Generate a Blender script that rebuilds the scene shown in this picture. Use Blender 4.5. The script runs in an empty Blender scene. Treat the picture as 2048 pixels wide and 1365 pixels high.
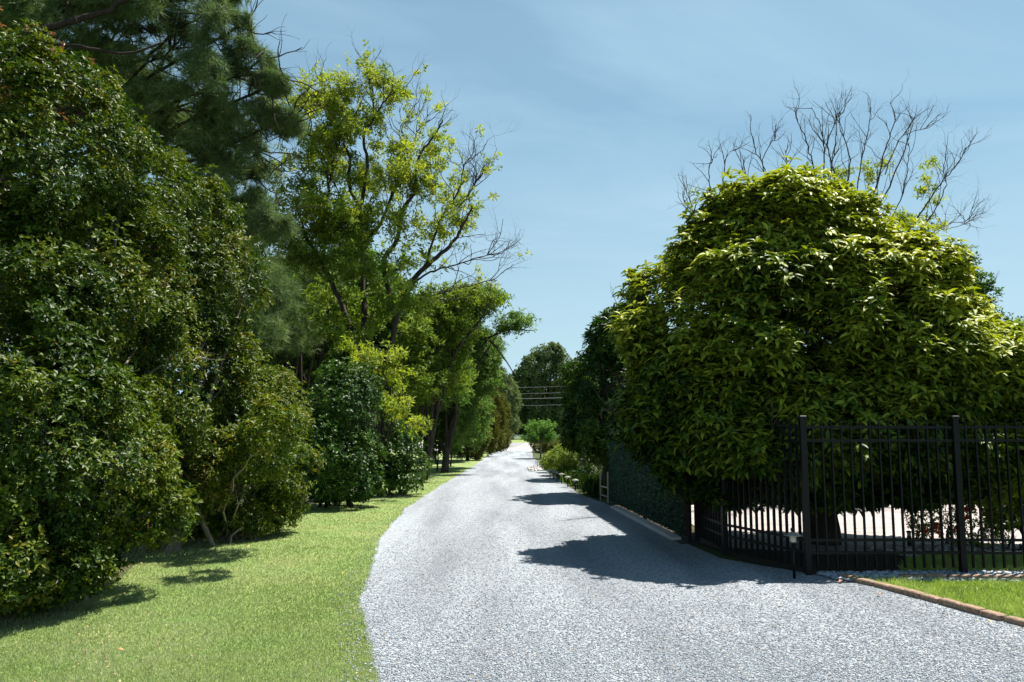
import bpy, math, random
import numpy as np
from mathutils import Vector, Matrix
PI = math.pi
rng = np.random.default_rng(7)
random.seed(7)
S = bpy.context.scene
C = S.collection

# ------------------------------------------------------------ camera
F, CX, CY, H = 1600.0, 1024.0, 682.5, 1.6          # focal length in photo pixels, centre, eye height
HZ = 862.0
TILT = math.atan((HZ - CY) / F)
cam_d = bpy.data.cameras.new('camera')
cam = bpy.data.objects.new('camera', cam_d); C.objects.link(cam)
cam_d.lens = 36 * F / 2048; cam_d.sensor_width = 36; cam_d.clip_start = 0.1; cam_d.clip_end = 3000
cam.location = (0, 0, H); cam.rotation_euler = (PI / 2 + TILT, 0, 0)
S.camera = cam

# ------------------------------------------------------------ world, sun, exposure
SUN = Vector((0.40, 0.30, 1.0)).normalized()
elev = math.asin(SUN.z); rot = math.atan2(SUN.x, SUN.y)
w = bpy.data.worlds.new('World'); S.world = w; w.use_nodes = True
nt = w.node_tree; nt.nodes.clear()
def N(t, typ, **kw):
    n = t.nodes.new(typ)
    for k, v in kw.items():
        if k.startswith('i_'): n.inputs[k[2:].replace('_', ' ')].default_value = v
        else: setattr(n, k, v)
    return n
sky = N(nt, 'ShaderNodeTexSky', sky_type='NISHITA', sun_disc=False, sun_elevation=elev, sun_rotation=rot,
        air_density=1.0, dust_density=0.6, ozone_density=2.2, altitude=0)
bg = N(nt, 'ShaderNodeBackground'); bg.inputs['Strength'].default_value = 0.05
wo = N(nt, 'ShaderNodeOutputWorld')
tc = N(nt, 'ShaderNodeTexCoord')
sep = N(nt, 'ShaderNodeSeparateXYZ'); nt.links.new(tc.outputs['Generated'], sep.inputs[0])
# thin high cloud: the view direction projected on a flat layer
mx = N(nt, 'ShaderNodeMath', operation='MAXIMUM'); mx.inputs[1].default_value = 0.02
ad = N(nt, 'ShaderNodeMath', operation='ADD'); ad.inputs[1].default_value = 0.12
nt.links.new(sep.outputs['Z'], mx.inputs[0]); nt.links.new(mx.outputs[0], ad.inputs[0])
dv = N(nt, 'ShaderNodeVectorMath', operation='DIVIDE')
cmb = N(nt, 'ShaderNodeCombineXYZ')
for k in range(3): nt.links.new(ad.outputs[0], cmb.inputs[k])
nt.links.new(tc.outputs['Generated'], dv.inputs[0]); nt.links.new(cmb.outputs[0], dv.inputs[1])
mp = N(nt, 'ShaderNodeMapping'); mp.inputs['Scale'].default_value = (0.55, 1.0, 0.01); mp.inputs['Rotation'].default_value = (0, 0, 0.35)
nt.links.new(dv.outputs[0], mp.inputs[0])
n1 = N(nt, 'ShaderNodeTexNoise'); n1.inputs['Scale'].default_value = 1.3; n1.inputs['Detail'].default_value = 9; n1.inputs['Roughness'].default_value = 0.55; n1.inputs['Distortion'].default_value = 0.9
nt.links.new(mp.outputs[0], n1.inputs['Vector'])
cr = N(nt, 'ShaderNodeValToRGB'); cr.color_ramp.elements[0].position = 0.40; cr.color_ramp.elements[1].position = 0.72
cr.color_ramp.elements[0].color = (0.44, 0.44, 0.44, 1); cr.color_ramp.elements[1].color = (0.85, 0.85, 0.85, 1)
nt.links.new(n1.outputs['Fac'], cr.inputs[0])
tint = N(nt, 'ShaderNodeMix', data_type='RGBA', blend_type='MULTIPLY'); tint.inputs['Factor'].default_value = 1
tint.inputs['B'].default_value = (0.80, 1.10, 1.02, 1)
nt.links.new(sky.outputs[0], tint.inputs['A'])
mixc = N(nt, 'ShaderNodeMix', data_type='RGBA'); mixc.inputs['B'].default_value = (4.3, 6.5, 8.2, 1)
# the thin cloud lies towards the horizon, the sky overhead is clear
mr = N(nt, 'ShaderNodeMapRange'); mr.inputs['From Min'].default_value = .48; mr.inputs['From Max'].default_value = .62; mr.inputs['To Min'].default_value = 1; mr.inputs['To Max'].default_value = 0
nt.links.new(sep.outputs['Z'], mr.inputs['Value'])
cm = N(nt, 'ShaderNodeMath', operation='MULTIPLY'); nt.links.new(cr.outputs[0], cm.inputs[0]); nt.links.new(mr.outputs[0], cm.inputs[1])
nt.links.new(cm.outputs[0], mixc.inputs['Factor']); nt.links.new(tint.outputs['Result'], mixc.inputs['A'])
lowr = N(nt, 'ShaderNodeMapRange'); lowr.inputs['From Min'].default_value = 0; lowr.inputs['From Max'].default_value = .34; lowr.inputs['To Min'].default_value = .75; lowr.inputs['To Max'].default_value = 0
nt.links.new(sep.outputs['Z'], lowr.inputs['Value'])
mixl = N(nt, 'ShaderNodeMix', data_type='RGBA'); mixl.inputs['B'].default_value = (6.0, 7.9, 9.0, 1)
nt.links.new(lowr.outputs[0], mixl.inputs['Factor']); nt.links.new(mixc.outputs['Result'], mixl.inputs['A'])
nt.links.new(mixl.outputs['Result'], bg.inputs['Color']); nt.links.new(bg.outputs[0], wo.inputs[0])

sd = bpy.data.lights.new('sun', 'SUN'); sd.energy = 5.0; sd.angle = math.radians(0.5); sd.color = (1, 0.955, 0.88)
so = bpy.data.objects.new('sun', sd); C.objects.link(so); so.location = (10, 20, 40)
so.rotation_euler = SUN.to_track_quat('Z', 'Y').to_euler()
S.view_settings.view_transform = 'Standard'; S.view_settings.look = 'None'
S.view_settings.exposure = 1.1; S.view_settings.gamma = 1.0
S.cycles.max_bounces = 8; S.cycles.transparent_max_bounces = 8
S.cycles.diffuse_bounces = 1; S.cycles.glossy_bounces = 1; S.cycles.transmission_bounces = 1

# ------------------------------------------------------------ helpers
ct, st = math.cos(TILT), math.sin(TILT)
def P(px, py, Y):
    u = (CY - py) / F
    y = ct - st * u; z = st + ct * u
    s = Y / y
    return np.array([(px - CX) / F * s, Y, H + z * s])
def G(px, py, z=0.0):
    u = (CY - py) / F
    y = ct - st * u; zz = st + ct * u
    s = (z - H) / zz
    return np.array([(px - CX) / F * s, y * s, z])
def nrm(v):
    return v / (np.linalg.norm(v, axis=-1, keepdims=True) + 1e-9)

TAB = np.random.default_rng(3).random((64, 64, 64))
def noise3(p):
    p = np.asarray(p, float); i = np.floor(p).astype(int); f = p - i; f = f * f * (3 - 2 * f); r = 0
    for a in (0, 1):
        for b in (0, 1):
            for c in (0, 1):
                wgt = (f[..., 0] if a else 1 - f[..., 0]) * (f[..., 1] if b else 1 - f[..., 1]) * (f[..., 2] if c else 1 - f[..., 2])
                r = r + wgt * TAB[(i[..., 0] + a) % 64, (i[..., 1] + b) % 64, (i[..., 2] + c) % 64]
    return r

def mesh_obj(name, verts, faces, mat, parent=None, rnd=None, smooth=False):
    """verts (n,3); faces (m,k) one polygon size, or a list of lists"""
    me = bpy.data.meshes.new(name)
    verts = np.asarray(verts, np.float32)
    if isinstance(faces, np.ndarray):
        m, k = faces.shape
        me.vertices.add(len(verts)); me.vertices.foreach_set('co', verts.ravel())
        me.loops.add(m * k); me.loops.foreach_set('vertex_index', faces.ravel().astype(np.int32))
        me.polygons.add(m); me.polygons.foreach_set('loop_start', np.arange(0, m * k, k, dtype=np.int32))
        me.update(calc_edges=True)
    else:
        me.from_pydata(verts.tolist(), [], [list(map(int, f)) for f in faces]); me.update()
        m = len(faces)
    if rnd is not None:
        a = me.attributes.new('rnd', 'FLOAT', 'FACE'); a.data.foreach_set('value', np.asarray(rnd, np.float32))
    if smooth:
        me.polygons.foreach_set('use_smooth', np.ones(m, bool))
    if mat is not None: me.materials.append(mat)
    o = bpy.data.objects.new(name, me); C.objects.link(o)
    if parent is not None:
        o.parent = parent
        o.matrix_parent_inverse = Matrix.Translation(parent.location).inverted()
    return o
def thing(name, label, cat, loc, group=None, kind=None):
    o = bpy.data.objects.new(name, None); C.objects.link(o)
    o.empty_display_size = 0.2
    o.location = [float(v) for v in loc]; o['label'] = label; o['category'] = cat
    if group: o['group'] = group
    if kind: o['kind'] = kind
    return o
def tag(o, label, cat, group=None, kind=None):
    o['label'] = label; o['category'] = cat
    if group: o['group'] = group
    if kind: o['kind'] = kind
    return o

class MB:
    def __init__(s): s.v = []; s.f = []
    def add(s, v, f):
        b = len(s.v); s.v += [tuple(map(float, x)) for x in v]; s.f += [[b + i for i in q] for q in f]
    def box(s, c, d, ax=(1, 0, 0), bev=0.0):
        """box of full size d centred at c, turned so that its x runs along the level direction ax"""
        ax = Vector(ax).normalized(); az = Vector((0, 0, 1)); ay = az.cross(ax)
        if bev <= 0:
            vs = [(sx, sy, sz) for sx in (-.5, .5) for sy in (-.5, .5) for sz in (-.5, .5)]
            fs = [(0, 1, 3, 2), (4, 6, 7, 5), (0, 4, 5, 1), (2, 3, 7, 6), (0, 2, 6, 4), (1, 5, 7, 3)]
            s.add([Vector(c) + ax * (x * d[0]) + ay * (y * d[1]) + az * (z * d[2]) for x, y, z in vs], fs)
        else:
            hx, hy, hz = d[0] / 2, d[1] / 2, d[2] / 2
            ring = [(hx - bev, -hy), (hx, -hy + bev), (hx, hy - bev), (hx - bev, hy), (-hx + bev, hy), (-hx, hy - bev), (-hx, -hy + bev), (-hx + bev, -hy)]
            lv = [(-hz, 1), (hz - bev, 1), (hz, 1 - bev / min(hx, hy))]
            vs = []
            for z, k in lv:
                for x, y in ring: vs.append(Vector(c) + ax * x * k + ay * y * k + az * z)
            fs = [[7 - i for i in range(8)], [16 + i for i in range(8)]]
            for L in (0, 1):
                for i in range(8): j = (i + 1) % 8; fs.append((L * 8 + i, L * 8 + j, L * 8 + 8 + j, L * 8 + 8 + i))
            s.add(vs, fs)
    def lathe(s, c, prof, n=14):
        vs = []; fs = []
        for r, z in prof:
            for i in range(n): a = 2 * PI * i / n; vs.append((c[0] + r * math.cos(a), c[1] + r * math.sin(a), c[2] + z))
        for k in range(len(prof) - 1):
            for i in range(n): j = (i + 1) % n; fs.append((k * n + i, k * n + j, k * n + n + j, k * n + n + i))
        fs.append([n - 1 - i for i in range(n)]); fs.append([(len(prof) - 1) * n + i for i in range(n)])
        s.add(vs, fs)
    def build(s, name, mat, parent=None, smooth=False): return mesh_obj(name, s.v, s.f, mat, parent, smooth=smooth)

def tubes(lines, sides=6):
    """lines: list of (points (n,3), radii (n)) -> verts, quad faces"""
    V = []; Q = []; base = 0
    an = np.arange(sides) * 2 * PI / sides
    for pts, rad in lines:
        pts = np.asarray(pts, float); rad = np.asarray(rad, float); n = len(pts)
        t = np.gradient(pts, axis=0); t = nrm(t)
        ref = np.array([0, 0, 1.0]) if abs(t[0, 2]) < 0.9 else np.array([1.0, 0, 0])
        a = nrm(np.cross(t, ref)); b = np.cross(t, a)
        ring = pts[:, None] + rad[:, None, None] * (np.cos(an)[None, :, None] * a[:, None] + np.sin(an)[None, :, None] * b[:, None])
        V.append(ring.reshape(-1, 3))
        i = np.arange(n - 1)[:, None] * sides + np.arange(sides)[None]; j = np.arange(n - 1)[:, None] * sides + (np.arange(sides)[None] + 1) % sides
        Q.append((np.stack([i, j, j + sides, i + sides], -1).reshape(-1, 4)) + base)
        base += n * sides
    return np.concatenate(V), np.concatenate(Q)

def smooth_line(pts, k=4, jit=0.0, r=None):
    pts = np.asarray(pts, float); n = len(pts); out = []; rr = []
    for i in range(n - 1):
        p0 = pts[max(i - 1, 0)]; p1 = pts[i]; p2 = pts[i + 1]; p3 = pts[min(i + 2, n - 1)]
        for j in range(k):
            t = j / k
            out.append(0.5 * ((2 * p1) + (-p0 + p2) * t + (2 * p0 - 5 * p1 + 4 * p2 - p3) * t * t + (-p0 + 3 * p1 - 3 * p2 + p3) * t ** 3))
    out.append(pts[-1]); out = np.array(out)
    if jit: out[1:-1] += rng.normal(0, jit, out[1:-1].shape)
    return out

# ------------------------------------------------------------ leaf templates (x along the leaf, y across, z normal)
T_DIAMOND = (np.array([[0, 0, 0], [.45, -.5, .02], [1, 0, -.06], [.45, .5, .02]]), np.array([[0, 1, 2, 3]]))
T_FOLD = (np.array([[0, 0, 0], [.5, -.5, .12], [1, 0, -.1], [.5, .5, .12], [.5, 0, 0.0]]), np.array([[0, 1, 2, 4], [0, 4, 2, 3]]))
_x = [0, .3, .68, 1.0]; _w = [.06, .46, .42, .0]; _z = [0, .08, -.02, -.34]
T_LONG = (np.array([[0, 0, 0], [.30, -.46, .17], [.30, 0, .10], [.30, .46, .17], [.68, -.42, .04], [.68, 0, -.04], [.68, .42, .04], [1, 0, -.36]]),
          np.array([[0, 1, 2, 0], [0, 2, 3, 0]]))
T_LONG = (T_LONG[0], np.array([[0, 1, 4, 2], [2, 4, 5, 5], [0, 2, 6, 3]]))
# a four-quad arched leaf: base, left/mid/right at one third, left/mid/right at two thirds, tip
_lv = np.array([[0, -.05, 0], [0, .05, 0], [.33, -.46, .13], [.33, 0, .07], [.33, .46, .13], [.7, -.38, -.02], [.7, 0, -.08], [.7, .38, -.02], [1, -.03, -.27], [1, .03, -.27]])
T_LONG = (_lv, np.array([[0, 2, 5, 3], [0, 3, 4, 1], [3, 5, 8, 6], [3, 6, 7, 4], [6, 8, 9, 7]]))
T_BLADE = (np.array([[0, -.5, 0], [0, .5, 0], [1, .05, 0], [1, -.05, 0]]), np.array([[0, 1, 2, 3]]))

def instance(tmpl, pos, d, n, length, width):
    """place a leaf template at pos along d with normal n"""
    tv, tf = tmpl
    d = nrm(d); s = nrm(np.cross(n, d)); n2 = np.cross(d, s)
    L = np.broadcast_to(length, (len(pos),)); W = np.broadcast_to(width, (len(pos),))
    v = pos[:, None] + tv[None, :, 0:1] * L[:, None, None] * d[:, None] + tv[None, :, 1:2] * W[:, None, None] * s[:, None] + tv[None, :, 2:3] * L[:, None, None] * n2[:, None]
    f = tf[None] + (np.arange(len(pos)) * len(tv))[:, None, None]
    return v.reshape(-1, 3), f.reshape(-1, tf.shape[1])

def sph(n):
    v = rng.normal(size=(n, 3)); return nrm(v)

def lobe(px, py, Y, rx, ry, rd):
    s = Y / F
    return (P(px, py, Y), np.array([rx * s, rd, ry * s]))

def crown_sprigs(lobes, rb, spacing, layers=1.6, gap=0.0, amp=0.12, zmin=0.25, back=0.45, keep=0.72, flat=0.45, core=0.12):
    """points and outward directions of sprigs gathered into domed boughs over the lobes"""
    PP = []; OO = []; BB = []
    for li, (c, R) in enumerate(lobes):
        p = 1.6; area = 4 * PI * (((R[0] * R[1]) ** p + (R[0] * R[2]) ** p + (R[1] * R[2]) ** p) / 3) ** (1 / p)
        rbl = min(rb, R.min() * 0.6)
        nb = max(6, int(area / (rbl * rbl * 1.5)))
        dr = sph(nb); rad = 1 + amp * 2 * (noise3(dr * 2.3 + li * 7.1) - .5) - 0.22 * rng.random(nb) ** 2
        bc = c + dr * R * rad[:, None]; o = nrm(dr / R)
        ok = np.ones(nb, bool)
        for lj, (c2, R2) in enumerate(lobes):
            if lj != li: ok &= np.linalg.norm((bc - c2) / R2, axis=1) > keep
        toC = nrm(np.array([0, 0, H]) - bc); face = (o * toC).sum(1)
        ok &= (face > -0.25) | (rng.random(nb) < back)
        if gap > 0: ok &= noise3(bc / (rb * 2.2) + 11) > gap
        bc = bc[ok]; o = o[ok]; nb = len(bc)
        if nb == 0: continue
        m = max(4, int(PI * rbl * rbl / spacing ** 2 * layers))
        bi = np.repeat(np.arange(nb), m)
        size = rng.uniform(.65, 1.25, nb)[bi] * rbl
        t = sph(len(bi)) * (rng.random(len(bi)) ** (1 / 2.2))[:, None]
        on = o[bi]; on = nrm(on + np.array([0, 0, .35]))
        al = (t * on).sum(1); tt = t - al[:, None] * on
        rr = np.linalg.norm(tt, axis=1)
        pos = bc[bi] + tt * size[:, None] + on * ((al * flat - rr * rr * 0.45) * size)[:, None]
        PP.append(pos); OO.append(nrm(on + tt * .9)); BB.append(rng.random(nb)[bi])
        if core > 0:
            nc = int(len(pos) * core); dd = sph(nc); q = c + dd * R * (0.35 + .5 * rng.random(nc))[:, None]
            PP.append(q); OO.append(dd); BB.append(rng.random(nc))
    pos = np.concatenate(PP); o = np.concatenate(OO); b = np.concatenate(BB)
    k = pos[:, 2] > zmin
    return pos[k], o[k], b[k]

def leaves(pos, o, b, k, length, width, tmpl, spread=0.9, up=0.5, nran=0.5, jitter=None):
    """k leaves fanned round each sprig axis"""
    n = len(pos); idx = np.repeat(np.arange(n), k)
    ax = nrm(o + np.array([0, 0, up]) + rng.normal(0, .25, (n, 3)))
    ref = nrm(rng.normal(size=(n, 3))); a1 = nrm(np.cross(ax, ref)); a2 = np.cross(ax, a1)
    ang = (np.tile(np.arange(k), n) * 2.4) + np.repeat(rng.random(n) * 6.28, k) + rng.normal(0, .25, n * k)
    rad = np.cos(ang)[:, None] * a1[idx] + np.sin(ang)[:, None] * a2[idx]
    sp = spread * rng.uniform(.6, 1.3, n * k)
    d = nrm(ax[idx] * (1.15 - sp)[:, None] + rad * sp[:, None] + rng.normal(0, .12, (n * k, 3)))
    nn = nrm(ax[idx] * 1.0 - rad * .15 + rng.normal(0, nran, (n * k, 3)))
    L = length * rng.uniform(.6, 1.2, n * k); W = width * rng.uniform(.75, 1.15, n * k)
    p = pos[idx] + d * (L * .08)[:, None]
    if jitter is not None: p = p + rng.normal(0, jitter, p.shape)
    v, f = instance(tmpl, p, d, nn, L, W)
    r = np.clip(.55 * b[idx] + .45 * rng.random(n * k), 0, 1)
    return v, f, np.repeat(r, len(tmpl[1]))

def foliage(name, mat, lobes, parent, rb=.35, spacing=.12, k=6, length=.06, width=.03, tmpl=T_FOLD, spread=.9, up=.5, nran=.5, jitter=None, tintf=None, **kw):
    pos, o, b = crown_sprigs(lobes, rb, spacing, **kw)
    if tintf is not None: b = np.clip(tintf(pos, b), 0, 1)
    v, f, r = leaves(pos, o, b, k, length, width, tmpl, spread, up, nran, jitter)
    return mesh_obj(name, v, f, mat, parent, rnd=r), pos

def needles(name, mat, pos, o, b, parent, k=26, length=.16, width=.006, spread=.75):
    v, f, r = leaves(pos, o, b, k, length, width, T_BLADE, spread, .25, .8)
    return mesh_obj(name, v, f, mat, parent, rnd=r)

def grow(p, d, length, rad, depth, lines, tips, up=.15, kink=.22, nch=(2, 4), shrink=.62, seg=5):
    pts = [np.array(p, float)]; dd = nrm(np.array(d, float))
    for i in range(seg):
        dd = nrm(dd + rng.normal(0, kink, 3) + np.array([0, 0, up])); pts.append(pts[-1] + dd * length / seg)
    pts = np.array(pts); radii = rad * np.linspace(1, .45, seg + 1)
    lines.append((pts, radii))
    if depth <= 0: tips.append((pts[-1], dd)); return
    for _ in range(rng.integers(nch[0], nch[1] + 1)):
        t = rng.integers(2, seg + 1); q = pts[t]
        side = nrm(rng.normal(size=3)); nd = nrm(dd * .9 + side * .75)
        grow(q, nd, length * shrink * rng.uniform(.75, 1.2), radii[t] * .62, depth - 1, lines, tips, up, kink, nch, shrink, seg)

def along(line, n, t0=.2, t1=1.0):
    """n places along a polyline with their directions"""
    pts = np.asarray(line); out = []
    for _ in range(n):
        t = rng.uniform(t0, t1) * (len(pts) - 1.001); i = int(t); f = t - i
        out.append((pts[i] * (1 - f) + pts[i + 1] * f, nrm(pts[i + 1] - pts[i]), t / (len(pts) - 1)))
    return out

def spray_foliage(name, mat, lobes, parent, dens=26, run=.45, nleaf=9, k=4, length=.12, width=.04, tmpl=T_DIAMOND, extra=None, twig=None, up=.35):
    """leafy sprays: short runs of leaf pairs that start inside the lobes and grow outward and up"""
    A = []; D = []
    for c, R in lobes:
        n = max(5, int(dens * R[0] * R[1] * R[2] * 4)); u = sph(n) * (rng.random(n) ** .45)[:, None]
        A.append(c + u * R); D.append(nrm(u * .6 + rng.normal(0, .45, (n, 3)) + [0, 0, up]))
    if extra:
        e = [q for q in extra]
        A.append(np.array([q[0] for q in e])); D.append(np.array([q[1] for q in e]))
    A = np.concatenate(A); D = np.concatenate(D); n = len(A); rb_ = rng.random(n); L = run * rng.uniform(.5, 1.3, n)
    t = np.linspace(-.5, .5, nleaf); pos = A[:, None] + D[:, None] * (t[None, :, None] * L[:, None, None]); pos[..., 2] -= (t[None] + .5) ** 2 * .12 * L[:, None]
    pos = pos.reshape(-1, 3) + rng.normal(0, run * .07, (n * nleaf, 3)); o = np.repeat(D, nleaf, 0)
    v, f, r = leaves(pos, o, np.repeat(rb_, nleaf), k, length, width, tmpl, .85, .2, .55)
    return mesh_obj(name, v, f, mat, parent, rnd=r)

# ------------------------------------------------------------ materials
def mat(name): 
    m = bpy.data.materials.new(name); m.use_nodes = True; m.node_tree.nodes.clear(); return m
def ramp(t, fac, stops):
    r = N(t, 'ShaderNodeValToRGB'); e = r.color_ramp.elements
    while len(e) < len(stops): e.new(0.5)
    for el, (p, c) in zip(e, stops): el.position = p; el.color = (*c, 1)
    t.links.new(fac, r.inputs[0]); return r.outputs[0]
def leaf_mat(name, stops, trans=.32, tcol=(1.15, 1.25, .5), rough=.42, spec=.5):
    m = mat(name); t = m.node_tree
    a = N(t, 'ShaderNodeAttribute', attribute_name='rnd')
    col = ramp(t, a.outputs['Fac'], stops)
    p = N(t, 'ShaderNodeBsdfPrincipled'); p.inputs['Roughness'].default_value = rough; p.inputs['Specular IOR Level'].default_value = spec
    t.links.new(col, p.inputs['Base Color'])
    tr = N(t, 'ShaderNodeBsdfTranslucent')
    mu = N(t, 'ShaderNodeMix', data_type='RGBA', blend_type='MULTIPLY'); mu.inputs['Factor'].default_value = 1; mu.inputs['B'].default_value = (*[c * 1.0 for c in tcol], 1)
    t.links.new(col, mu.inputs['A']); t.links.new(mu.outputs['Result'], tr.inputs['Color'])
    mx = N(t, 'ShaderNodeMixShader'); mx.inputs[0].default_value = trans
    t.links.new(p.outputs[0], mx.inputs[1]); t.links.new(tr.outputs[0], mx.inputs[2])
    o = N(t, 'ShaderNodeOutputMaterial'); t.links.new(mx.outputs[0], o.inputs[0]); return m
def noisy(name, c1, c2, scale=20, rough=.8, bump=.3, dist=.01, stretch=(1, 1, 1), spec=.3, detail=6):
    m = mat(name); t = m.node_tree
    tc = N(t, 'ShaderNodeTexCoord'); mp = N(t, 'ShaderNodeMapping'); mp.inputs['Scale'].default_value = stretch
    t.links.new(tc.outputs['Object'], mp.inputs[0])
    n = N(t, 'ShaderNodeTexNoise'); n.inputs['Scale'].default_value = scale; n.inputs['Detail'].default_value = detail; n.inputs['Roughness'].default_value = .65
    t.links.new(mp.outputs[0], n.inputs['Vector'])
    col = ramp(t, n.outputs['Fac'], [(.3, c1), (.7, c2)])
    p = N(t, 'ShaderNodeBsdfPrincipled'); p.inputs['Roughness'].default_value = rough; p.inputs['Specular IOR Level'].default_value = spec
    t.links.new(col, p.inputs['Base Color'])
    if bump:
        b = N(t, 'ShaderNodeBump'); b.inputs['Strength'].default_value = bump; b.inputs['Distance'].default_value = dist
        t.links.new(n.outputs['Fac'], b.inputs['Height']); t.links.new(b.outputs[0], p.inputs['Normal'])
    o = N(t, 'ShaderNodeOutputMaterial'); t.links.new(p.outputs[0], o.inputs[0]); return m

M_bark = noisy('bark', (.018, .014, .011), (.075, .058, .045), 14, .9, .8, .03, (1, 1, .25))
M_bark_red = noisy('pine_bark', (.014, .010, .007), (.055, .038, .026), 10, .9, .8, .03, (1, 1, .3))
M_bark_pale = noisy('pale_bark', (.14, .115, .085), (.34, .29, .235), 18, .85, .5, .01, (1, 1, .4))
M_twig = noisy('grey_twig', (.035, .028, .024), (.09, .074, .062), 20, .9, .3)
M_iron = noisy('black_painted_iron', (.003, .003, .0035), (.006, .006, .007), 30, .5, .05, .002, spec=.25)
M_wax = leaf_mat('wax_myrtle_leaf', [(0, (.008, .026, .003)), (.4, (.038, .082, .005)), (.8, (.125, .165, .010)), (1, (.25, .17, .03))], .28, (1.25, 1.2, .35), rough=.45, spec=.22)
M_wax2 = leaf_mat('wax_myrtle_leaf_light', [(0, (.010, .034, .003)), (.4, (.055, .105, .007)), (.8, (.165, .20, .014)), (1, (.30, .21, .04))], .3, (1.25, 1.2, .35), rough=.45, spec=.22)
M_holly = leaf_mat('holly_leaf', [(0, (.006, .030, .005)), (.6, (.042, .10, .010)), (1, (.11, .18, .02))], .22, rough=.45, spec=.22)
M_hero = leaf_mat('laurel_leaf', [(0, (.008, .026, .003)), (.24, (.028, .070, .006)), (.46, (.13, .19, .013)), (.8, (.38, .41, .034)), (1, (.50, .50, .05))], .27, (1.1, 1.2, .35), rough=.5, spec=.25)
M_laurel_dark = leaf_mat('laurel_leaf_dark', [(0, (.007, .026, .004)), (.5, (.026, .072, .008)), (1, (.12, .19, .02))], .28, (1.2, 1.2, .4), rough=.45, spec=.25)
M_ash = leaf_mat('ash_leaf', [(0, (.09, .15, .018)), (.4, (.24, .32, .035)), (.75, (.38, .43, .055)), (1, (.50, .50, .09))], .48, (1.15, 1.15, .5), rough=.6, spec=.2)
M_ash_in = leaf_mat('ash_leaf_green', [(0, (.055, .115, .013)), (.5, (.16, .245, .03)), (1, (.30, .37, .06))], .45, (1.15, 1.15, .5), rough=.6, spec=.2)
M_oak = leaf_mat('oak_leaf', [(0, (.018, .050, .008)), (.5, (.055, .12, .018)), (1, (.15, .23, .045))], .38, (1.1, 1.2, .5), rough=.6, spec=.2)
M_oak_light = leaf_mat('oak_leaf_light', [(0, (.04, .09, .016)), (.5, (.11, .20, .035)), (1, (.25, .33, .08))], .42, (1.1, 1.2, .6), rough=.6, spec=.2)
M_pine = leaf_mat('pine_needle', [(0, (.045, .095, .028)), (.5, (.11, .18, .06)), (1, (.24, .30, .13))], .30, (1.1, 1.1, .6), rough=.6, spec=.2)
M_cedar = leaf_mat('cedar_leaf', [(0, (.04, .055, .008)), (.5, (.10, .115, .016)), (1, (.18, .165, .03))], .28, (1.1, 1, .5), rough=.7, spec=.2)
M_far = leaf_mat('far_leaf', [(0, (.045, .075, .026)), (.5, (.085, .13, .045)), (1, (.15, .195, .075))], .3, (1.1, 1.1, .6), rough=.75, spec=.1)
M_myrtle = leaf_mat('crape_myrtle_leaf', [(0, (.06, .14, .025)), (.5, (.12, .26, .04)), (1, (.24, .40, .08))], .4, rough=.55, spec=.25)
M_lime = leaf_mat('lime_shrub_leaf', [(0, (.09, .14, .018)), (.5, (.18, .25, .03)), (1, (.33, .38, .07))], .42, rough=.5, spec=.25)
M_grass = leaf_mat('grass_blade', [(0, (.14, .21, .045)), (.5, (.30, .38, .155)), (.85, (.46, .50, .28)), (1, (.60, .56, .38))], .35, (1.1, 1.2, .7), rough=.55, spec=.25)
M_grass2 = leaf_mat('grass_blade_lush', [(0, (.15, .23, .03)), (.5, (.32, .43, .09)), (.8, (.46, .54, .18)), (1, (.62, .62, .34))], .35, (1.1, 1.15, .7), rough=.5, spec=.25)
M_screen = leaf_mat('screen_leaf', [(0, (.008, .030, .018)), (.5, (.018, .058, .036)), (1, (.045, .12, .075))], .05, rough=.5, spec=.3)
M_iris = leaf_mat('daylily_leaf', [(0, (.05, .11, .03)), (.5, (.12, .19, .06)), (1, (.30, .34, .16))], .3, rough=.45, spec=.4)
M_flower = leaf_mat('red_flower', [(0, (.45, .02, .012)), (1, (.75, .10, .05))], .3, (1.1, .6, .5), rough=.5)
M_deadleaf = leaf_mat('fallen_leaf', [(0, (.38, .07, .02)), (1, (.62, .36, .12))], .2, (1, 1, .7), rough=.6)
M_litter = leaf_mat('dry_litter', [(0, (.14, .085, .04)), (.7, (.36, .27, .13)), (1, (.52, .40, .2))], .1, (1, 1, .7), rough=.7)
M_rust = leaf_mat('rusty_new_growth', [(0, (.20, .07, .025)), (1, (.36, .17, .07))], .3, (1, .8, .5), rough=.5)
M_brick = noisy('edging_brick', (.17, .105, .068), (.36, .255, .18), 25, .9, .6, .006)
M_cap = noisy('weathered_copper_cap', (.16, .15, .13), (.30, .28, .25), 18, .45, .1, .002)
M_glassy = noisy('lamp_glass', (.35, .33, .26), (.5, .47, .38), 8, .2, 0)
M_curb = noisy('concrete_curb', (.40, .36, .33), (.58, .53, .49), 22, .9, .3, .004)
M_fence = noisy('white_rail', (.52, .55, .58), (.68, .70, .72), 8, .6, .05)
M_wire = noisy('cable', (.22, .24, .25), (.30, .32, .33), 8, .35, 0, spec=.6)
M_mulch = noisy('mulch', (.022, .015, .010), (.075, .052, .033), 30, .95, .8, .02)  # dark brown mulch soil, also used for the screen backing

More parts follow.
